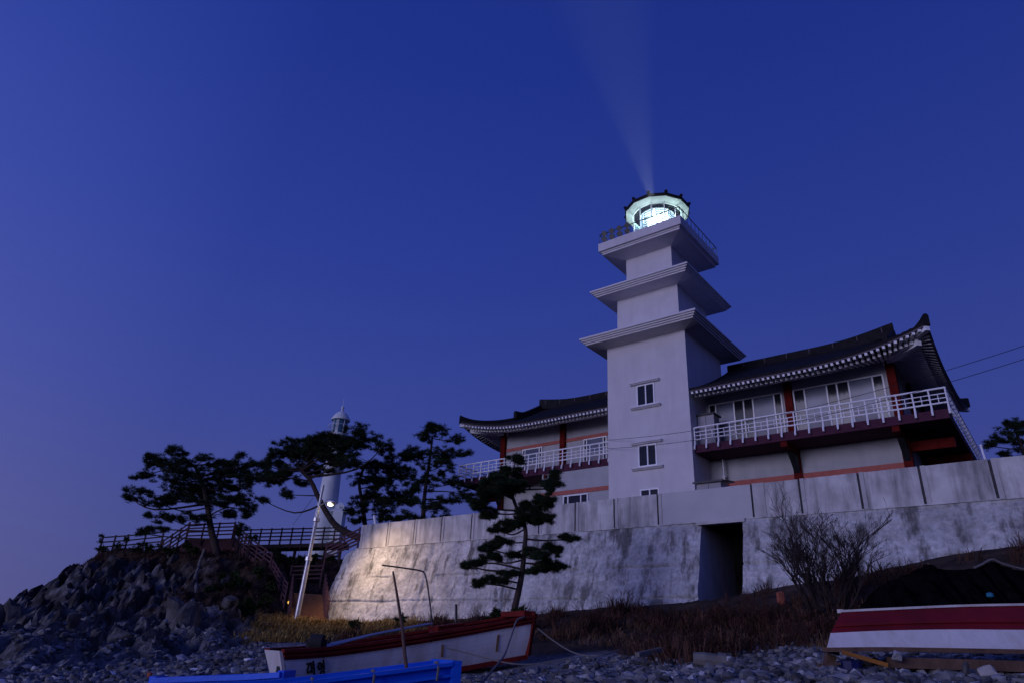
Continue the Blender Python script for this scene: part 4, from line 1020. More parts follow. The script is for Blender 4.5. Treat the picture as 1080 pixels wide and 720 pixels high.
def shrub(label, Y, pads, blade=0.20, dens=0.16, mt=M_scrub, stems=5, name='shrub'):
    cx = sum(p[0] for p in pads) / len(pads); by = max(p[1] + p[3] for p in pads)
    base = at(cx, by, Y); t = thing(name, label, 'shrub', tuple(base))
    fm = FastMesh()
    for (px, py, rx, ry) in pads:
        q = MB()
        s = px_scale(px, py, Y); c = at(px, py, Y + float(rng.normal()) * rx * s * 0.3)
        g0 = np.array([c[0] * .5 + base[0] * .5, c[1] * .5 + base[1] * .5, 0]); g0[2] = gz(g0[0], g0[1]) - 0.1
        for _ in range(stems):
            e = c + rng.normal(size=3) * np.array([rx, rx * .6, ry]) * s * 0.45; q.tube([g0, (g0 + e) / 2 + rng.normal(size=3) * 0.05, e], [0.03, 0.02, 0.01], 5)
        part('stem', q, M_bark, t)
        n = int(math.pi * rx * ry * dens * 1.5); m_ = max(3, int(rx * ry / 25))
        cc_ = c + unit(rng.normal(size=(m_, 3))) * rng.uniform(0.2, 1.0, (m_, 1)) * np.array([rx, rx * .7, ry]) * s
        P = cc_[rng.integers(0, m_, n)] + rng.normal(size=(n, 3)) * np.array([0.3, 0.3, 0.25]) * max(0.25, 5 * s)
        fm.tris(blades(P, 9, blade, blade * 0.32, 0.4))
    o = bpy.data.objects.new('foliage', fm.make('foliage', mt, base)); C.objects.link(o); o.parent = t; BASE[o] = base
    return t
shrub('dark wind-clipped shrub at the tip of the seaward fence', 55.5, [(106, 572, 5, 9), (112, 578, 10, 6), (124, 575, 8, 6), (132, 570, 5, 6)])
shrub('low dark shrub along the fence below the big pine', 54.3, [(140, 578, 9, 5), (152, 574, 9, 6), (163, 575, 8, 6), (172, 580, 8, 5)])
shrub('dark shrub under the pine against the maroon platform', 52.5, [(196, 576, 10, 7), (186, 582, 12, 6), (178, 586, 10, 5), (206, 580, 7, 7)])
shrub('dark hanging shrub right of the big pine trunk', 51.5, [(250, 560, 10, 6), (258, 553, 6, 6), (266, 566, 8, 5)])
shrub('green rounded bush low on the headland slope', 42.5, [(262, 636, 22, 11), (280, 630, 15, 9), (246, 642, 18, 8), (266, 648, 20, 8), (240, 652, 12, 5)], dens=0.3)
shrub('dark bush filling the slope below the descending fence', 46.5, [(250, 612, 22, 10), (270, 606, 15, 8), (282, 618, 14, 9), (235, 620, 18, 7)], dens=0.22)
shrub('dark growth under the walkway behind the street lamp', 51.5, [(272, 590, 10, 9), (290, 588, 12, 10), (310, 592, 12, 10), (328, 590, 12, 10), (345, 586, 8, 8), (318, 604, 14, 8)], dens=0.25)
shrub('small green tuft of leaves at the foot of lone pine', 25.2, [(528, 649, 11, 6), (548, 646, 8, 5), (517, 654, 8, 4)], blade=0.12, dens=0.3)
shrub('small dark-leaved plant at the wall foot by bent pole', 33.5, [(372, 657, 10, 3), (425, 654, 8, 3)], blade=0.15, dens=0.3)

def hit(px, py):
    d = Vector(at(px, py, 1.0)).normalized(); h = GBVH.ray_cast(d * 3.0, d)
    return np.array(h[0] - d * 0.10) if h[0] else at(px, py, 50)
P = [hit(px, py) for px, py in ((211, 592), (209, 600), (206, 610), (207, 622), (203, 634), (201, 645))]
P = [P[0] + (0.1, .1, .9)] + P; bp_ = bez(P, 5)
q = MB(); q.tube(bp_, np.linspace(.11, .20, len(bp_)), 8); q.tube(bez([P[3], P[3] + (0.45, -.25, -.5), P[3] + (0.8, -.7, -1.2)], 5), np.linspace(.10, .03, 11), 6)
solo('dead_tree', q, mat('grey_bark', (0.13, 0.115, 0.11), 0.95, 0.35, 4, 0.5, 12), 'grey bare trunk running down the rock face under the big pine', 'tree', smooth=True)
# bare winter shrub in front of the wall
def bare_shrub(px, py, Y, label, ns, Lr, tl, seed, mt):
    base = at(px, py, Y); base[2] = gz(base[0], base[1])
    rnd = random.Random(seed); q = MB(); fine = q
    def grow(p, d, L, r, lev):
        n = 5; P = [p]
        for i in range(n):
            d = d + Vector((rnd.gauss(0, .11), rnd.gauss(0, .11), rnd.gauss(0.03, .07))); d.normalize(); P.append(P[-1] + d * (L / n))
        (q if lev < 2 else fine).tube([tuple(x) for x in P], [max(r * (1 - 0.55 * i / n), 0.0035) for i in range(n + 1)], 6 if lev < 2 else 4)
        if lev >= 4 or r < 0.0025: return
        for _ in range(rnd.randint(3, 5) if lev < 3 else 3):
            i = rnd.randint(2, n); a = rnd.uniform(0, 2 * math.pi)
            nd = (d + Vector((math.cos(a), math.sin(a) * 0.8, rnd.uniform(-.2, .45))) * rnd.uniform(0.35, 0.85)).normalized()
            grow(P[i], nd, L * rnd.uniform(0.38, 0.66), r * 0.5, lev + 1)
    for k in range(ns):
        a = 2 * math.pi * k / ns * 5 + rnd.gauss(0, .3); tilt = rnd.uniform(0.05, tl)
        d = Vector((math.cos(a) * tilt, math.sin(a) * tilt * 0.7, 1)).normalized()
        grow(Vector((base[0] + 0.18 * Lr * math.cos(a), base[1] + .14 * Lr * math.sin(a), base[2] - 0.15)), d, Lr * rnd.uniform(.6, 1.05), 0.018 * Lr * rnd.uniform(.7, 1.2), 0)
    solo('bare_shrub', q, mt, label, 'shrub', base=tuple(base))
M_redtwig = mat('reddish_twigs', (0.060, 0.026, 0.020), 0.9, 0.4, 3)
bare_shrub(876, 640, 19.5, 'leafless many-stemmed shrub fanning out tall before the rough wall', 25, 1.95, 0.95, 5, M_twig)
for k, (px, py, Y, lab, Lr) in enumerate(((628, 650, 24.5, 'low tangled reddish shrub right of the white boat bow', .62), (680, 650, 24, 'low tangled reddish shrub below the middle of rough wall', .55),
        (742, 690, 15.8, 'low dark reddish shrub at shingle edge above broken pipe', .50), (775, 645, 22, 'low reddish shrub in front of the dark passage', .70),
        (812, 655, 19.5, 'reddish shrub between the passage and tall bare shrub', .75), (925, 640, 16, 'small reddish shrub left of the black netting', .55), (845, 668, 15, 'small reddish shrub left of the overturned boat', .50))):
    bare_shrub(px, py, Y, lab, 11, Lr, 1.15, 20 + k, M_redtwig)

# dry brush at the foot of the wall, grass by the lamp
def brush(name, label, mt, spots, hmin, hmax, wid, droop=0.35):
    fm = FastMesh()
    for (x, y, r, n, sc) in spots:
        a = rng.uniform(0, 2 * np.pi, n); rr = r * rng.uniform(0, 1, n)
        X, Yy = x + rr * np.cos(a), y + rr * np.sin(a)
        z0 = gz(x, y); P = np.stack([X, Yy, np.array([gz(i, j) for i, j in zip(X, Yy)]) if n < 60 else np.full(n, z0)], 1); P[:, 2] -= 0.05
        h = rng.uniform(hmin, hmax, n) * sc; th = np.where(rng.uniform(size=n) < .6, a + rng.normal(size=n) * .7, rng.uniform(0, 2 * np.pi, n)); ln = (rng.uniform(0.05, 0.6, n) + 0.9 * (rr / r) * rng.uniform(size=n)) * h; h = h * (1 - .5 * (rr / r) ** 2)
        D = np.stack([np.cos(th) * ln, np.sin(th) * ln, h], 1); S = np.stack([-np.sin(th), np.cos(th), 0 * th], 1) * wid * .5 * rng.uniform(.6, 1.5, (n, 1))
        M1 = P + D * 0.55 + np.stack([0 * h, 0 * h, 0.12 * h], 1); E_ = P + D - np.stack([-np.cos(th) * droop * h, -np.sin(th) * droop * h, droop * h * .5], 1)
        fm.tris(np.stack([P - S, P + S, M1 + S * .8], 1)); fm.tris(np.stack([P - S, M1 + S * .8, M1 - S * .8], 1)); fm.tris(np.stack([M1 - S * .8, M1 + S * .8, E_], 1))
    base = (spots[0][0], spots[0][1], gz(spots[0][0], spots[0][1]))
    o = bpy.data.objects.new(name, fm.make(name, mt, base)); C.objects.link(o); o.location = base
    return tag(o, label, name.replace('_', ' '), kind='stuff')
sp_ = []
for _ in range(850):
    u = rng.uniform(-25, 6); v = rng.uniform(15.2, 26.3) if u > -17 else rng.uniform(20, 26.0)
    vmin = 16.5 - 0.13 * (u + 4)
    if v < vmin + rng.normal() * 0.8: continue
    p = B(u, v, 0)
    nz_ = noise.noise(Vector((p[0] * .55, p[1] * .55, 2)))
    if nz_ < -0.08: continue
    if abs(u + 11.1) < 1.3 and v > 25.2: continue
    sp_.append((p[0], p[1], rng.uniform(.25, .7), int(rng.uniform(28, 60)), (0.55 + 1.5 * max(0, nz_)) * rng.uniform(.7, 1.3) * (1.3 if v > 24 else 1.0)))
for px, py, Y, n_ in ((610, 648, 24, 9), (640, 640, 25.5, 10), (690, 648, 24, 10), (735, 652, 22, 9), (770, 640, 23, 8), (800, 650, 20, 12), (830, 645, 20, 12), (730, 682, 15.5, 12), (760, 676, 16, 10), (700, 672, 17, 8), (850, 655, 17, 12)):
    for _ in range(n_):                # taller tangled mounds
        p = at(px + rng.normal() * 12, py, Y + rng.normal() * .8); sp_.append((p[0], p[1], rng.uniform(.5, .9), 70, rng.uniform(.9, 1.6)))
for _ in range(40):                   # brush round the bare shrub and in front of the netting
    p = at(rng.uniform(800, 960), rng.uniform(640, 668), rng.uniform(14.5, 18.5)); sp_.append((p[0], p[1], 0.4, 36, rng.uniform(.7, 1.2)))
brush('dry_brush', 'tangled reddish brown dry weeds along the foot of the wall', M_brush, sp_, 0.15, 0.60, 0.022)
M_tan = mat('tan_grass', (0.17, 0.105, 0.065), 0.9, 0.5, 2.0, spec=0.1)
sp_ = []
for px, py, Y, n_, sp in ((605, 655, 23, 16, 14), (640, 664, 21, 10, 16), (752, 668, 18, 16, 16), (790, 672, 17, 10, 14), (690, 650, 23.5, 8, 14), (860, 660, 16, 14, 14), (1060, 590, 18.5, 14, 18), (960, 605, 20, 10, 14)):
    for _ in range(n_):
        p = at(px + rng.normal() * sp, py, Y + rng.normal() * .7); sp_.append((p[0], p[1], rng.uniform(.2, .45), 34, rng.uniform(.5, 1.2)))
brush('tan_grass', 'pale tan grass tufts scattered through the brush below the wall', M_tan, sp_, 0.15, 0.5, 0.016)
sp_ = []
for _ in range(150):
    f_ = rng.uniform(0, 1); p = at(290 + 150 * f_, 660, rng.uniform(36, 43.5) - 6 * f_); sp_.append((p[0], p[1], rng.uniform(.3, .7), 30, rng.uniform(.6, 1.2)))
for _ in range(190):
    p = at(rng.uniform(255, 345), 662, rng.uniform(29, 40)); sp_.append((p[0], p[1], 0.5, 34, rng.uniform(.4, 1.1)))
brush('dry_grass', 'yellowed dry grass lit by the street lamp at the wall foot', M_drygrass, sp_, 0.25, 0.6, 0.03)
sp_ = []
for _ in range(1500):
    x, y = rng.uniform(-38, -12), rng.uniform(43, 58)
    if not (float(soil_mask(x, y)) > .3 or (noise.noise(Vector((x * .45, y * .3, 9))) > 0.12 and float(ground_smooth(x, y)) > 2.2)): continue
    sp_.append((x, y, .7, 36, rng.uniform(.5, 1.1)))
brush('headland_grass', 'sparse rusty dry grass between the headland rocks', M_brush, sp_, 0.12, 0.40, 0.03)

# ------------------------------------------------------------------ rocks and shingle
import bmesh
def rock_mesh(seed, sx, sy, sz, sub=True):
    rn = random.Random(seed); bm = bmesh.new()
    for _ in range(16):
        v = Vector((rn.gauss(0, 1), rn.gauss(0, 1), rn.gauss(0, 1))).normalized() * rn.uniform(.75, 1.0); bm.verts.new((v.x * sx, v.y * sy, v.z * sz))
    bmesh.ops.convex_hull(bm, input=bm.verts[:])
    for v in [v for v in bm.verts if not v.link_faces]: bm.verts.remove(v)
    bmesh.ops.bevel(bm, geom=bm.edges[:], offset=0.07 * min(sx, sy, sz), segments=1, affect='EDGES', clamp_overlap=True)
    bmesh.ops.triangulate(bm, faces=bm.faces[:])
    bmesh.ops.subdivide_edges(bm, edges=bm.edges[:], cuts=3, use_grid_fill=True)
    for v in bm.verts:
        n_ = noise.fractal(v.co * (1.6 / max(sx, sz)) + Vector((seed, 0, 0)), 1, 2, 4); v.co *= 1 + 0.13 * n_
    me = bpy.data.meshes.new('boulder'); bm.to_mesh(me); bm.free(); me.materials.append(M_rock); return me
protos = [rock_mesh(100 + k, *s) for k, s in enumerate([(.9, .7, .6), (.7, .6, .9), (1.1, .6, .5), (.6, .55, .5), (.55, .5, 1.15), (.8, .7, .45), (.65, .5, .75), (1.2, .8, .55)])]
rb_ = random.Random(11)
def place_rock(x, y, s, tall=False):
    o = bpy.data.objects.new('boulder', protos[rb_.choice([1, 4, 6]) if tall else rb_.randrange(8)]); C.objects.link(o)
    o.location = (x, y, gz(x, y) + (-0.15 if tall else 0.12) * s); o.scale = (s * rb_.uniform(.8, 1.2), s * rb_.uniform(.8, 1.2), s * rb_.uniform(.8, 1.25))
    o.rotation_euler = (rb_.gauss(0.0, .2), rb_.gauss(0.35 if tall else 0, .22), rb_.uniform(0, 6.28))
    tag(o, 'grey angular boulder among the rocks of the headland', 'boulder', 'boulders on the headland and its foot')
nb_ = 0
while nb_ < 70:
    px, py = rb_.uniform(-10, 285), rb_.uniform(664, 716); Y = 20 + (716 - py) / 76 * 24 + rb_.gauss(0, 1.5)
    p = at(px, py, Y)
    if float(rock_mask(p[0], p[1])) < 0.45: continue
    place_rock(p[0], p[1], rb_.choice([.2, .25, .3, .4, .55, .8]) * (0.6 + Y / 50)); nb_ += 1
for _ in range(8):
    px, py = rb_.uniform(10, 245), rb_.uniform(592, 655); Y = 55 - (py - 590) / 65 * 12
    p = at(px, py, Y); place_rock(p[0], p[1], rb_.uniform(.5, 1.1), True)
# shingle: countless small stones
ico = np.array(bmesh_ico) if False else None
bm = bmesh.new(); bmesh.ops.create_icosphere(bm, subdivisions=1, radius=1); IV = np.array([v.co[:] for v in bm.verts]); IF = np.array([[v.index for v in f.verts] for f in bm.faces]); bm.free()
def shingle(n, name, label, sampler, smin, smax, mt=M_pebble):
    Vs, Fs = [], []; k = 0; cnt = 0
    while cnt < n:
        x, y, kk = sampler(); z = gz(x, y)
        s = smin + (smax - smin) * rng.uniform() ** 4 * kk
        A = rng.normal(size=(3, 3)); Q, _ = np.linalg.qr(A)
        v = IV * (1 + 0.22 * rng.normal(size=(len(IV), 1))) @ Q * np.array([1.0, rng.uniform(.7, 1), rng.uniform(.4, .8)]) * s
        c_, s_ = math.cos(cnt), math.sin(cnt); v = v @ np.array([[c_, s_, 0], [-s_, c_, 0], [0, 0, 1]])
        Vs.append(v + (x, y, z + s * 0.25)); Fs.append(IF + k); k += len(IV); cnt += 1
    V = np.concatenate(Vs); Fc = np.concatenate(Fs); b = V[0].copy()
    me = bpy.data.meshes.new(name); me.from_pydata((V - b).tolist(), [], Fc.tolist()); me.materials.append(mt)
    # each stone its own tone
    o = bpy.data.objects.new(name, me); C.objects.link(o); o.location = b
    ca = me.color_attributes.new('stone_tone', 'FLOAT_COLOR', 'POINT'); tone = np.repeat(np.clip(rng.lognormal(0, .45, n), .3, 3.4), len(IV))
    cc = np.ones((len(V), 4), np.float32); cc[:, :3] = tone[:, None]; ca.data.foreach_set('color', cc.ravel())
    return tag(o, label, name, kind='stuff')
def stone_mat():
    mt = M_pebble; t = mt.node_tree; b = t.nodes['Principled BSDF']; src = b.inputs['Base Color'].links[0].from_socket
    a = t.nodes.new('ShaderNodeAttribute'); a.attribute_name = 'stone_tone'; mx = t.nodes.new('ShaderNodeMix'); mx.data_type = 'RGBA'; mx.blend_type = 'MULTIPLY'; mx.inputs[0].default_value = 1
    t.links.new(src, mx.inputs[6]); t.links.new(a.outputs['Color'], mx.inputs[7]); t.links.new(mx.outputs[2], b.inputs['Base Color'])
stone_mat()
def samp_near():
    Y = 7.5 + 9 * rng.uniform() ** 1.3; x = rng.uniform(-0.55, 0.85) * Y; return x, Y, 1.0
def samp_left():
    Y = 11 + 22 * rng.uniform() ** 1.2; x = rng.uniform(-0.75, -0.30) * Y; return x, Y, 1.6
shingle(17000, 'shingle', 'loose grey shingle in front of the boats', samp_near, 0.016, 0.105)
shingle(10000, 'shingle', 'loose grey stones at the foot of the headland', samp_left, 0.022, 0.10)

# ------------------------------------------------------------------ boats
def hull_strip(N0, N1, n):
    return [[tuple(a + (b - a) * t) for t in np.linspace(0, 1, n)] for a, b in zip(N0, N1)]
def lerp(a, b, t): return a + (b - a) * t
# white boat with red gunwale
def smooth(P, n): return np.array(bez(P, n))
wb_top = smooth([at(298, 686, 14.5), at(352, 682.5, 15.2), at(425, 673, 16.0), at(500, 660.5, 16.8), at(563, 649, 17.4)], 8)
ax_ = wb_top[-1] - wb_top[0]; ax_[2] = 0; ax_ /= np.linalg.norm(ax_); nn = np.array([-ax_[1], ax_[0], 0.0])
if nn[1] < 0: nn = -nn
K = len(wb_top)
tt = np.linspace(0, 1, K)
hw = 1.5 * (0.72 + 0.28 * np.sin(np.pi * np.clip(tt * 0.9 + 0.1, 0, 1)))
inset = (1.5 - hw) / 2
near = wb_top + nn * inset[:, None] * 0.0
far = near + nn * hw[:, None]
dep = 0.66 + 0.20 * tt
nlow = near + nn * 0.16 + np.array([0, 0, -1]) * dep[:, None] + ax_ * (0.26 * (1 - tt) - 0.05 * tt)[:, None]
flow = far - nn * 0.16 + np.array([0, 0, -1]) * dep[:, None] + ax_ * (0.26 * (1 - tt) - 0.05 * tt)[:, None]
wbt = thing('fishing_boat', 'white fishing boat with red gunwale beached below the rough wall', 'boat', tuple(lerp(nlow[K // 2], flow[K // 2], .5)))
f0 = 0.165 / dep
def sec(t, side):
    a, b = (near, nlow) if side == 0 else (far, flow)
    bulge = 0.05 * math.sin(math.pi * np.clip(np.mean(t), 0, 1)); return a + (b - a) * np.asarray(t)[..., None] * 1.0 + (-nn if side == 0 else nn) * bulge
ones = np.ones(K)
q = MB()
for s in (0, 1):
    for a, b in zip(np.linspace(0, 1, 7)[:-1], np.linspace(0, 1, 7)[1:]):
        q.grid(hull_strip(sec(f0 + (1 - f0) * a, s), sec(f0 + (1 - f0) * b, s), 2), s == 1)
q.grid(hull_strip(nlow, flow, 2))
part('hull', q, M_boatwhite, wbt, True)
q = MB()
for s in (0, 1): q.grid(hull_strip(sec(f0 * 0 - 0.02, s) + (-nn if s == 0 else nn) * 0.03, sec(f0 * 0.96, s) + (-nn if s == 0 else nn) * 0.025, 3), s == 1)
part('red_strake', q, M_boatred, wbt)
for s in (0, 1):
    q = MB()
    o_ = -nn if s == 0 else nn
    for i in range(K - 1): q.beam(sec(0 * ones, s)[i] + o_ * 0.02, sec(0 * ones, s)[i + 1] + o_ * 0.02, 0.14, 0.06)
    for i in range(K - 1): q.beam(sec(f0 * .52, s)[i] + o_ * 0.05, sec(f0 * .52, s)[i + 1] + o_ * 0.05, 0.05, 0.035)
    part('gunwale', q, M_boatred, wbt)
q = MB()
for s in (0, 1):
    o_ = -nn if s == 0 else nn; e = sec(ones * 1.0, s)
    for i in range(K - 1): q.beam(e[i] + o_ * 0.01 + (0, 0, -.03), e[i + 1] + o_ * 0.01 + (0, 0, -.03), 0.07, 0.10)
part('keel_rub', q, M_boatred, wbt)
for i, nm, mt_ in ((0, 'transom', M_boatwhite), (K - 1, 'bow_board', M_boatred)):
    q = MB(); a, b, c, d = near[i], far[i], flow[i], nlow[i]; sg_ = -ax_ if i == 0 else ax_
    ii = q.pts([a, b, c, d, a + sg_ * .06, b + sg_ * .06, c + sg_ * .06, d + sg_ * .06]); q.f += [tuple(ii + k for k in f) for f in ((0, 1, 2, 3), (4, 7, 6, 5), (0, 4, 5, 1), (1, 5, 6, 2), (2, 6, 7, 3), (3, 7, 4, 0))]
    tr_ = part(nm, q, mt_, wbt)
    if i == 0:
        q = MB(); cc0 = lerp(lerp(a, d, .45), lerp(b, c, .45), .22); q.beam(cc0 + sg_ * .055, cc0 + sg_ * .07, 0.22, 0.2); part('name_plate', q, M_darkmetal, tr_)
# stem post edge at the bow and raised red corner
q = MB(); q.beam(near[-1] + (0, 0, 0.06) - nn * 0.03, nlow[-1] - nn * 0.03, 0.10, 0.10); part('stem_post', q, M_boatred, wbt)
q = MB(); q.beam(near[-1] + (0, 0, .04) - ax_ * .12, far[-1] + (0, 0, .04) - ax_ * .12, 0.3, 0.12); part('bow_plank', q, M_boatred, wbt)
q = MB(); dk = 0.42 * dep; a_ = near + nn * 0.06 - np.array([0, 0, 1]) * dk[:, None]; b_ = far - nn * 0.06 - np.array([0, 0, 1]) * dk[:, None]; q.grid(hull_strip(a_[1:-1], b_[1:-1], 3), True); part('inner_deck', q, M_boatin, wbt)
# lettering on the near side, drawn as brush strokes lying on the planking
def on_side(x, y):
    """x metres along the hull from the stern, y metres below the gunwale"""
    i = np.searchsorted(np.cumsum(np.linalg.norm(np.diff(near, axis=0), axis=1)), x); i = min(i, K - 2)
    s0 = np.concatenate([[0], np.cumsum(np.linalg.norm(np.diff(near, axis=0), axis=1))]); t = (x - s0[i]) / (s0[i + 1] - s0[i])
    a = lerp(near[i], near[i + 1], t); b = lerp(nlow[i], nlow[i + 1], t); d_ = lerp(dep[i], dep[i + 1], t); k = y / d_
    # bulge of the 7-row planking
    return a + (b - a) * k - nn * (0.066)
strokes = [  # first syllable
    [(0.03, 0.03), (0.09, 0.045), (0.15, 0.02)], [(0.10, 0.05), (0.055, 0.10), (0.03, 0.17), (0.06, 0.185), (0.13, 0.15)], [(0.155, 0.02), (0.16, 0.19)], [(0.16, 0.11), (0.205, 0.105)], [(0.21, -0.005), (0.225, 0.12), (0.222, 0.24)],
    # second syllable
    [(0.385 + .045 * math.cos(a), 0.09 + .055 * math.sin(a)) for a in np.linspace(0, 6.3, 10)], [(0.43, 0.07), (0.485, 0.06)], [(0.43, 0.12), (0.485, 0.105)], [(0.49, -0.01), (0.497, 0.155)],
    [(0.45 + .052 * math.cos(a), 0.205 + .04 * math.sin(a)) for a in np.linspace(0, 6.3, 10)]]
q = MB(); xs0, ys0 = 0.44, 0.205
def inkp(p): return on_side(xs0 + p[0] * 0.80, ys0 + p[1] * 1.12)
for st_ in strokes:
    for a, b in zip(st_, st_[1:]): q.beam(inkp(a), inkp(b), 0.034, 0.012, up=tuple(nn))
part('lettering', q, M_ink, wbt)
# rust runs, cleat, cross mark
for x_, y0_, y1_ in ((4.95, 0.26, 0.62), (3.55, 0.25, 0.50)):
    q = MB(); q.beam(on_side(x_, y0_), on_side(x_ + .01, y1_), 0.06, 0.006, up=tuple(nn)); part('rust_run', q, mat('rust', (0.26, 0.15, 0.07), 0.9, 0.3, 6), wbt)
# gear in the boat
q = MB(); e0, e1 = at(322, 688, 15.2), at(458, 657, 17.0)
for k in range(3): q.tube([e0 + nn * (.05 + .12 * k) + (0, 0, .02 * k), lerp(e0, e1, .5) + nn * (.05 + .12 * k) + (0, 0, .05), e1 + nn * (.1 + .12 * k)], 0.02, 8)
solo('pole_bundle', q, M_galv, 'bundle of long grey poles laid along the white boat', 'poles')
c0 = at(334, 678, 15.3); q = MB(); q.tube([c0 + (-.13, 0, 0.02), c0 + (-.12, 0, .02), c0 + (.12, 0, .02), c0 + (.13, 0, .02)], [.15, .16, .16, .15], 14); q.tube([c0 + (-.17, 0, .02), c0 + (.17, 0, .02)], .05, 8); q.beam(c0 + (-.16, 0, -.26), c0 + (-.16, 0, .08), .05, .09); q.beam(c0 + (.16, 0, -.26), c0 + (.16, 0, .08), .05, .09); q.tube([c0 + (.17, 0, .02), c0 + (.25, 0, .02), c0 + (.27, -.04, .14)], .02, 6)
bu = solo('boat_winch', q, M_grey, 'round black winch standing on stern of the white boat', 'winch', smooth=True)
q = MB(); c0 = at(471, 665, 17.4); bb = np.array([0.32, 0.02, 0]); ii = None
q.beam(c0 - ax_ * 0.34 + (0, 0, -.05), c0 + ax_ * 0.34 + (0, 0, .07), 0.5, 0.22); q.beam(c0 - ax_ * 0.36 + (0, 0, .07), c0 + ax_ * 0.36 + (0, 0, .19), 0.56, 0.03)
solo('fish_hatch', q, M_boatred, 'red lidded box near the bow inside the white boat', 'box')
q = MB(); c0 = at(474, 668, 17.1); q.beam(c0 - ax_ * .2, c0 + ax_ * .22 + (0, 0, .05), 0.2, 0.1); solo('folded_tarp', q, mat('teal_tarp', (0.02, 0.20, 0.22), .6, .2, 4), 'small folded teal tarp beside the red box', 'tarp')
P = [at(456, 664, 17.3), at(454, 640, 17.3), at(450.5, 615, 17.3), at(448, 605, 17.3), at(444, 601.5, 17.3), at(426, 598.5, 17.2), at(403, 595.5, 17.1)]
q = MB(); q.tube([P[0] - (0, 0, .4)] + bez(P, 4), 0.018, 8); part('awning_pole', q, M_darkmetal, wbt)
# blue skiff in front
bt = [at(294, 724, 10.2), at(350, 717, 10.5), at(415, 708.5, 10.8), at(476, 700.5, 11.1)]
bt = smooth(bt, 6); axb = bt[-1] - bt[0]; axb[2] = 0; axb /= np.linalg.norm(axb); nb2 = np.array([-axb[1], axb[0], 0])
if nb2[1] < 0: nb2 = -nb2
bb_ = thing('blue_skiff', 'blue wooden skiff with squared bow, nearest the camera', 'boat', tuple(bt[8] + nb2 * .5 - (0, 0, .7)))
ext = np.array([bt[0] - axb * 1.9 + (0, 0, -0.10), bt[0] - axb * 0.95 + (0, 0, -.06)]); bt = np.vstack([ext, bt]); Kb = len(bt)
bw = np.linspace(1.05, 0.95, Kb)[:, None]
q = MB(); lo_ = bt + nb2 * 0.12 - (0, 0, .75); fr_ = bt + nb2 * bw; frl = fr_ - nb2 * .12 - (0, 0, .75)
q.grid(hull_strip(bt, lo_, 5)); q.grid(hull_strip(fr_, frl, 5), True); q.grid(hull_strip(lo_, frl, 2)); q.grid(hull_strip(bt + nb2 * .05, lo_ + nb2 * .05, 3), True); q.grid(hull_strip(fr_ - nb2 * .05, frl - nb2 * .05, 3))
part('hull', q, M_boatblue, bb_)
for line, s in ((bt, -1), (fr_, 1)):
    q = MB()
    for i in range(Kb - 1): q.beam(line[i] + nb2 * s * .02 + (0, 0, .01), line[i + 1] + nb2 * s * .02 + (0, 0, .01), 0.11, 0.05)
    for i in range(Kb - 1): q.beam(line[i] + nb2 * s * .02 - (0, 0, .14), line[i + 1] + nb2 * s * .02 - (0, 0, .14), 0.06, 0.04)
    part('gunwale', q, M_boatblue, bb_)
q = MB(); a, b = bt[-1] - nb2 * .06 + axb * .0, fr_[-1] + nb2 * .06
ii = q.pts([a + (0, 0, .06), b + (0, 0, .06), b - (0, 0, .78), a - (0, 0, .78), a + (0, 0, .06) + axb * .14, b + (0, 0, .06) + axb * .14, b - (0, 0, .78) + axb * .14, a - (0, 0, .78) + axb * .14])
q.f += [tuple(ii + k for k in f) for f in ((0, 1, 2, 3), (4, 7, 6, 5), (0, 4, 5, 1), (1, 5, 6, 2), (2, 6, 7, 3), (3, 7, 4, 0))]; part('bow_board', q, M_boatblue, bb_)
for x in (0.30, 0.62, 0.93):
    i = int(x * (Kb - 1)); q = MB(); q.tube([bt[i] + (0, 0, .05) + nb2 * .1, bt[i] + (0, 0, .06) - nb2 * .02, bt[i] - nb2 * .09 + (0, 0, -.02), bt[i] - nb2 * .06 + (0, 0, -.18)], 0.018, 6); part('lashing', q, M_rope, bb_)
# second low blue skiff, further to the left
b2 = smooth([at(160, 717, 12.6), at(215, 715, 12.5), at(260, 713.5, 12.4), at(296, 711, 12.3)], 5); b2t = thing('blue_skiff', 'low blue skiff behind the nearest one, only its gunwale showing', 'boat', tuple(b2[7] + np.array([0, .5, -.4])))
K2 = len(b2); n2 = np.array([0.02, 1, 0]); q = MB(); w2 = 0.9 * np.sin(np.linspace(0.5, 2.3, K2))[:, None]; f2 = b2 + n2 * w2
q.grid(hull_strip(b2, b2 + n2 * .1 - (0, 0, .5), 3)); q.grid(hull_strip(f2, f2 - n2 * .1 - (0, 0, .5), 3), True); q.grid(hull_strip(b2 + n2 * .1 - (0, 0, .5), f2 - n2 * .1 - (0, 0, .5), 2)); part('hull', q, M_boatblue, b2t)
q = MB()
for line in (b2, f2):
    for i in range(K2 - 1): q.beam(line[i], line[i + 1], 0.10, 0.08)
q.beam(b2[-1], f2[-1], 0.1, 0.12); q.beam(b2[0], f2[0], 0.1, 0.12); part('gunwale', q, M_boatblue, b2t)
# leaning pole in the blue skiff
q = MB(); q.tube([at(431, 722, 11.2), at(427, 690, 11.3), at(424, 660, 11.4), at(419, 628, 11.45), at(414.5, 602, 11.5)], [0.028, 0.027, 0.024, 0.02, 0.014], 8)
solo('mooring_pole', q, M_wood, 'thin brown pole leaning upright in the nearest blue skiff', 'pole')
q = MB(); pb = at(482, 660, 30); pb[2] = gz(pb[0], pb[1]) - .2; pt = at(481, 637, 30); q.tube([pb, pt, pt + (0, 0, .02)], [0.055, 0.055, 0.02], 8)
solo('iron_post', q, M_darkmetal, 'short dark iron post at wall foot beside lone pine', 'post')

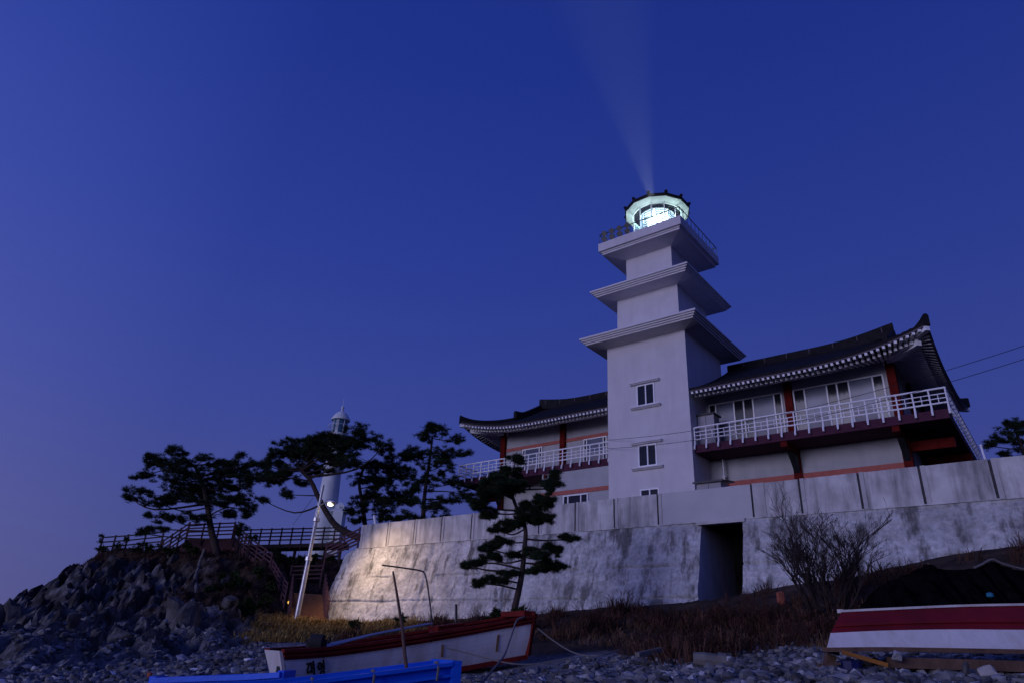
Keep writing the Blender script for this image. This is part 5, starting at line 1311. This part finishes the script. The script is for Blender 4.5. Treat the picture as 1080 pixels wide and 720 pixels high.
# red and white boat lying overturned on timbers at the right
L_ = [at(872, 683, 10.0), at(930, 682.5, 9.9), at(1000, 683.5, 9.8), at(1080, 685, 9.7), at(1200, 688, 9.6)]
M_ = [at(876, 667, 10.12), at(930, 664.5, 10.02), at(1000, 663.2, 9.92), at(1080, 663.6, 9.82), at(1200, 664, 9.72)]
T_ = [at(887, 645.5, 10.35), at(940, 643, 10.25), at(1010, 640, 10.15), at(1080, 638.5, 10.05), at(1200, 637, 9.95)]
L_, M_, T_ = smooth(L_, 6), smooth(M_, 6), smooth(T_, 6); KR = len(L_)
rbt = thing('rowing_boat', 'crimson and white boat lying overturned on timbers at the right', 'boat', tuple(L_[12] + np.array([0, .8, 0])))
nr = np.array([0.50, 0.87, 0.0]); wid = 1.5
Lf, Mf, Tf = L_ + nr * wid, M_ + nr * (wid - .24), T_ + nr * (wid - .7)
q = MB(); q.grid(hull_strip(M_, L_, 4)); q.grid(hull_strip(Mf, Lf, 4), True)
ii = q.pts([L_[0], M_[0], Mf[0], Lf[0]]); q.f.append((ii, ii + 1, ii + 2, ii + 3)); part('white_topsides', q, M_boatwhite, rbt)
q = MB(); q.grid(hull_strip(T_, M_, 4)); q.grid(hull_strip(Tf, Mf, 4), True); ii = q.pts([M_[0], T_[0], Tf[0], Mf[0]]); q.f.append((ii, ii + 1, ii + 2, ii + 3)); q.grid(hull_strip(T_, Tf, 3), True)
part('crimson_bottom', q, M_boatcrimson, rbt)
q = MB()
for i in range(KR - 1):
    a, b = lerp(T_[i], M_[i], .66), lerp(T_[i + 1], M_[i + 1], .66); q.beam(a + (0, -.015, 0), b + (0, -.015, 0), 0.05, 0.025)
part('plank_seam', q, M_boatcrimson, rbt)
q = MB()
for i in range(KR - 1): q.beam(T_[i] + (0, 0.02, .02), T_[i + 1] + (0, .02, .02), 0.06, 0.03)
q.beam(T_[0] + (0, .02, .02), Tf[0] + (0, 0, .02), 0.08, 0.05); part('chine_strip', q, M_boatwhite, rbt)
q = MB()
for i in range(KR - 1): q.beam(L_[i] + (0, -.02, -.02), L_[i + 1] + (0, -.02, -.02), 0.08, 0.055)
q.beam(L_[0] + (-.02, 0, -.02), Lf[0] + (-.02, 0, -.02), 0.07, 0.055); part('gunwale', q, M_wood, rbt)
# timbers and odds and ends beneath it
def stick(name, label, cat, a, b, w, h, mt, grp=None):
    q = MB(); n = 6
    P = [lerp(np.array(a), np.array(b), t) for t in np.linspace(0, 1, n)]
    q.beam(P[0], P[-1], w, h); return solo(name, q, mt, label, cat, group=grp)
stick('timber_beam', 'long brown timber baulk under the overturned boat', 'timber', at(938, 698, 9.9), at(1200, 706, 9.5), .16, .13, M_wood)
stick('timber_beam', 'short dark timber block propping the overturned boat corner', 'timber', at(876, 690, 10.4), at(874, 702, 10.4), .12, .12, M_wood)
stick('ochre_plank', 'ochre painted plank slanting down under the overturned boat', 'plank', at(888, 687, 9.75), at(936, 701, 9.6), .06, .05, M_yellow)
stick('driftwood_stick', 'thin pale stick on shingle left of overturned boat', 'stick', at(862, 701, 9.7), at(886, 699, 9.7), .04, .03, M_wood)
q = MB(); a = at(896, 699.5, 9.8); q.lathe(tuple(a), [(0.05, -.09), (0.15, -.08), (0.16, .03), (0.05, .05)], 10); solo('blue_float', q, mat('blue_plastic', (.008, .012, .07), .5, .2, 4), 'dark blue plastic float beneath the overturned boat', 'float')
def lump(name, label, cat, px, py, Y, s, mt, seed):
    me = rock_mesh(seed, *s); me.materials.clear(); me.materials.append(mt); o = bpy.data.objects.new(name, me); C.objects.link(o); p = at(px, py, Y); o.location = tuple(p); return tag(o, label, cat)
lump('foam_block', 'grey foam block jammed under the overturned boat', 'foam block', 945, 691, 9.7, (.10, .10, .08), mat('grey_foam', (.3, .3, .32), .8, .1, 5), 31)
lump('pale_rock', 'pale quartz rock by the overturned boat', 'rock', 1040, 708, 9.3, (.15, .12, .12), mat('quartz', (.38, .36, .34), .8, .25, 5, .4, 12), 32)
lump('slate_rock', 'pointed dark slate propped against the timber baulk', 'rock', 1018, 704, 9.3, (.07, .05, .14), M_rock, 33)
lump('orange_crate_scrap', 'orange block half hidden in brush at the passage', 'block', 824, 631, 22.5, (.20, .16, .28), M_orange, 34)
q = MB(); a, b = at(731, 694, 12.5), at(757, 697, 12.4); q.tube([a, lerp(a, b, .5), b], [.10, .12, .11], 8); q.tube([b, b + (b - a) * .35], .14, 8); solo('broken_pipe', q, M_conc, 'broken length of concrete pipe lying on the shingle', 'pipe')
for k, (px, py, Y, s, lab) in enumerate(((95, 714, 17, .12, 'white foam scrap left of the blue skiffs, largest of three'), (167, 709, 16, .16, 'white foam lump beside the left end of low blue skiff'), (205, 703, 19, .1, 'small white foam scrap above the low blue skiff'), (262, 693, 21, .13, 'flat white foam slab before the dry grass'), (118, 705, 19, .12, 'white foam scrap lying among stones near shore'), (48, 714, 16, .06, 'tiny white foam crumb at far left'))):
    p = at(px, py, Y); 
    o = lump('foam_scrap', lab, 'foam scrap', px, py, Y, (s * 1.3, s, s * .55), M_foam, 40 + k); z = gz(p[0], p[1]); o.location.z = z + s * .4
p = at(158, 708, 16.2); o = lump('orange_float', 'small rusty orange float beside a white foam lump', 'float', 158, 711, 16.2, (.08, .08, .07), M_orange, 50)

# black netting draped over stakes at the right
top_px = [(905, 646), (918, 632), (930, 618), (944, 610), (963, 603), (979, 594.6), (989, 599), (1005, 600.5), (1023, 599.5), (1033, 597), (1046, 591.5), (1057, 596), (1080, 602), (1110, 607), (1150, 600), (1190, 612)]
Yn = 14.6; tp_ = smooth([at(x, y, Yn) for x, y in top_px], 5)
nt_ = thing('netting_heap', 'black netting draped over stakes behind the overturned boat', 'netting', (tp_[20][0], Yn, gz(tp_[20][0], Yn)))
G = []
for i, p in enumerate(tp_):
    row = []; zg_ = gz(p[0], 13.1)
    for k in range(12):
        t = k / 11; y = p[1] - 1.5 * t - 0.10 * math.sin(i * 0.9 + t * 2) * math.sin(math.pi * t) - 0.05 * math.sin(i * 2.3) * t
        row.append((p[0] + 0.06 * math.sin(i * 1.7 + 3 * t), y, p[2] + (zg_ - 0.1 - p[2]) * (t ** 0.85) + 0.05 * math.sin(i * 1.3 + 5 * t) * math.sin(math.pi * t)))
    G.append(row)
q = MB(); q.grid(G)
Gb = [[(r[0][0], r[0][1], r[0][2]), (r[0][0], r[0][1] + .5, r[0][2] - .15), (r[0][0], r[0][1] + 1.6, gz(r[0][0], r[0][1] + 1.6) - .1)] for r in G]; q.grid(Gb, True)
part('net', q, M_net, nt_, 'full')
q = MB(); q.tube([p + (0, -.02, .03) for p in smooth([at(x, y, Yn) for x, y in ((1027, 600), (1035, 596.5), (1046, 591), (1057, 595.5), (1080, 601.5), (1110, 606))], 5)], 0.022, 6); part('edge_rope', q, M_rope, nt_)
for x, y in ((979, 593.5), (1046, 590.5)):
    a = at(x, y, Yn + .02); q = MB(); q.tube([(a[0], a[1], gz(a[0], a[1]) - .2), tuple(a)], .025, 6); part('stake', q, M_wood, nt_)
q = MB(); a = at(1044, 627, 13.2); q.lathe(tuple(a), [(.01, -.05), (.06, -.03), (.06, .03), (.01, .05)], 8); solo('net_float', q, mat('cyan_plastic', (.015, .17, .25), .5, .1, 4), 'small cyan float caught on the black netting', 'float')

# ropes
def rope(label, P, r=.016):
    q = MB(); q.tube(smooth(P, 8), r, 6); return solo('mooring_rope', q, M_rope, label, 'rope')
rope('pale rope hanging from the white boat bow down to shingle', [at(553, 650, 17.2), at(545, 654, 17.0), at(540, 668, 16.6), at(532, 690, 15.5), at(518, 708, 13.6), at(505, 723, 12)], .02)
rope('long slack rope running right from the white boat bow', [at(567, 662, 17.4), at(585, 676, 17.2), at(606, 688, 16.8), at(630, 691, 16.2), at(655, 684, 16.6)], .016)
rope('rope lying from the white boat side across stones', [at(468, 682, 16.0), at(500, 690, 15.9), at(532, 698, 15.6), at(560, 700, 15.4), at(600, 694, 15.6)], .016)
stick('driftwood_log', 'grey driftwood log on the shingle left of the broken pipe', 'log', at(672, 690, 14), at(700, 684, 14.6), .10, .08, M_conc)
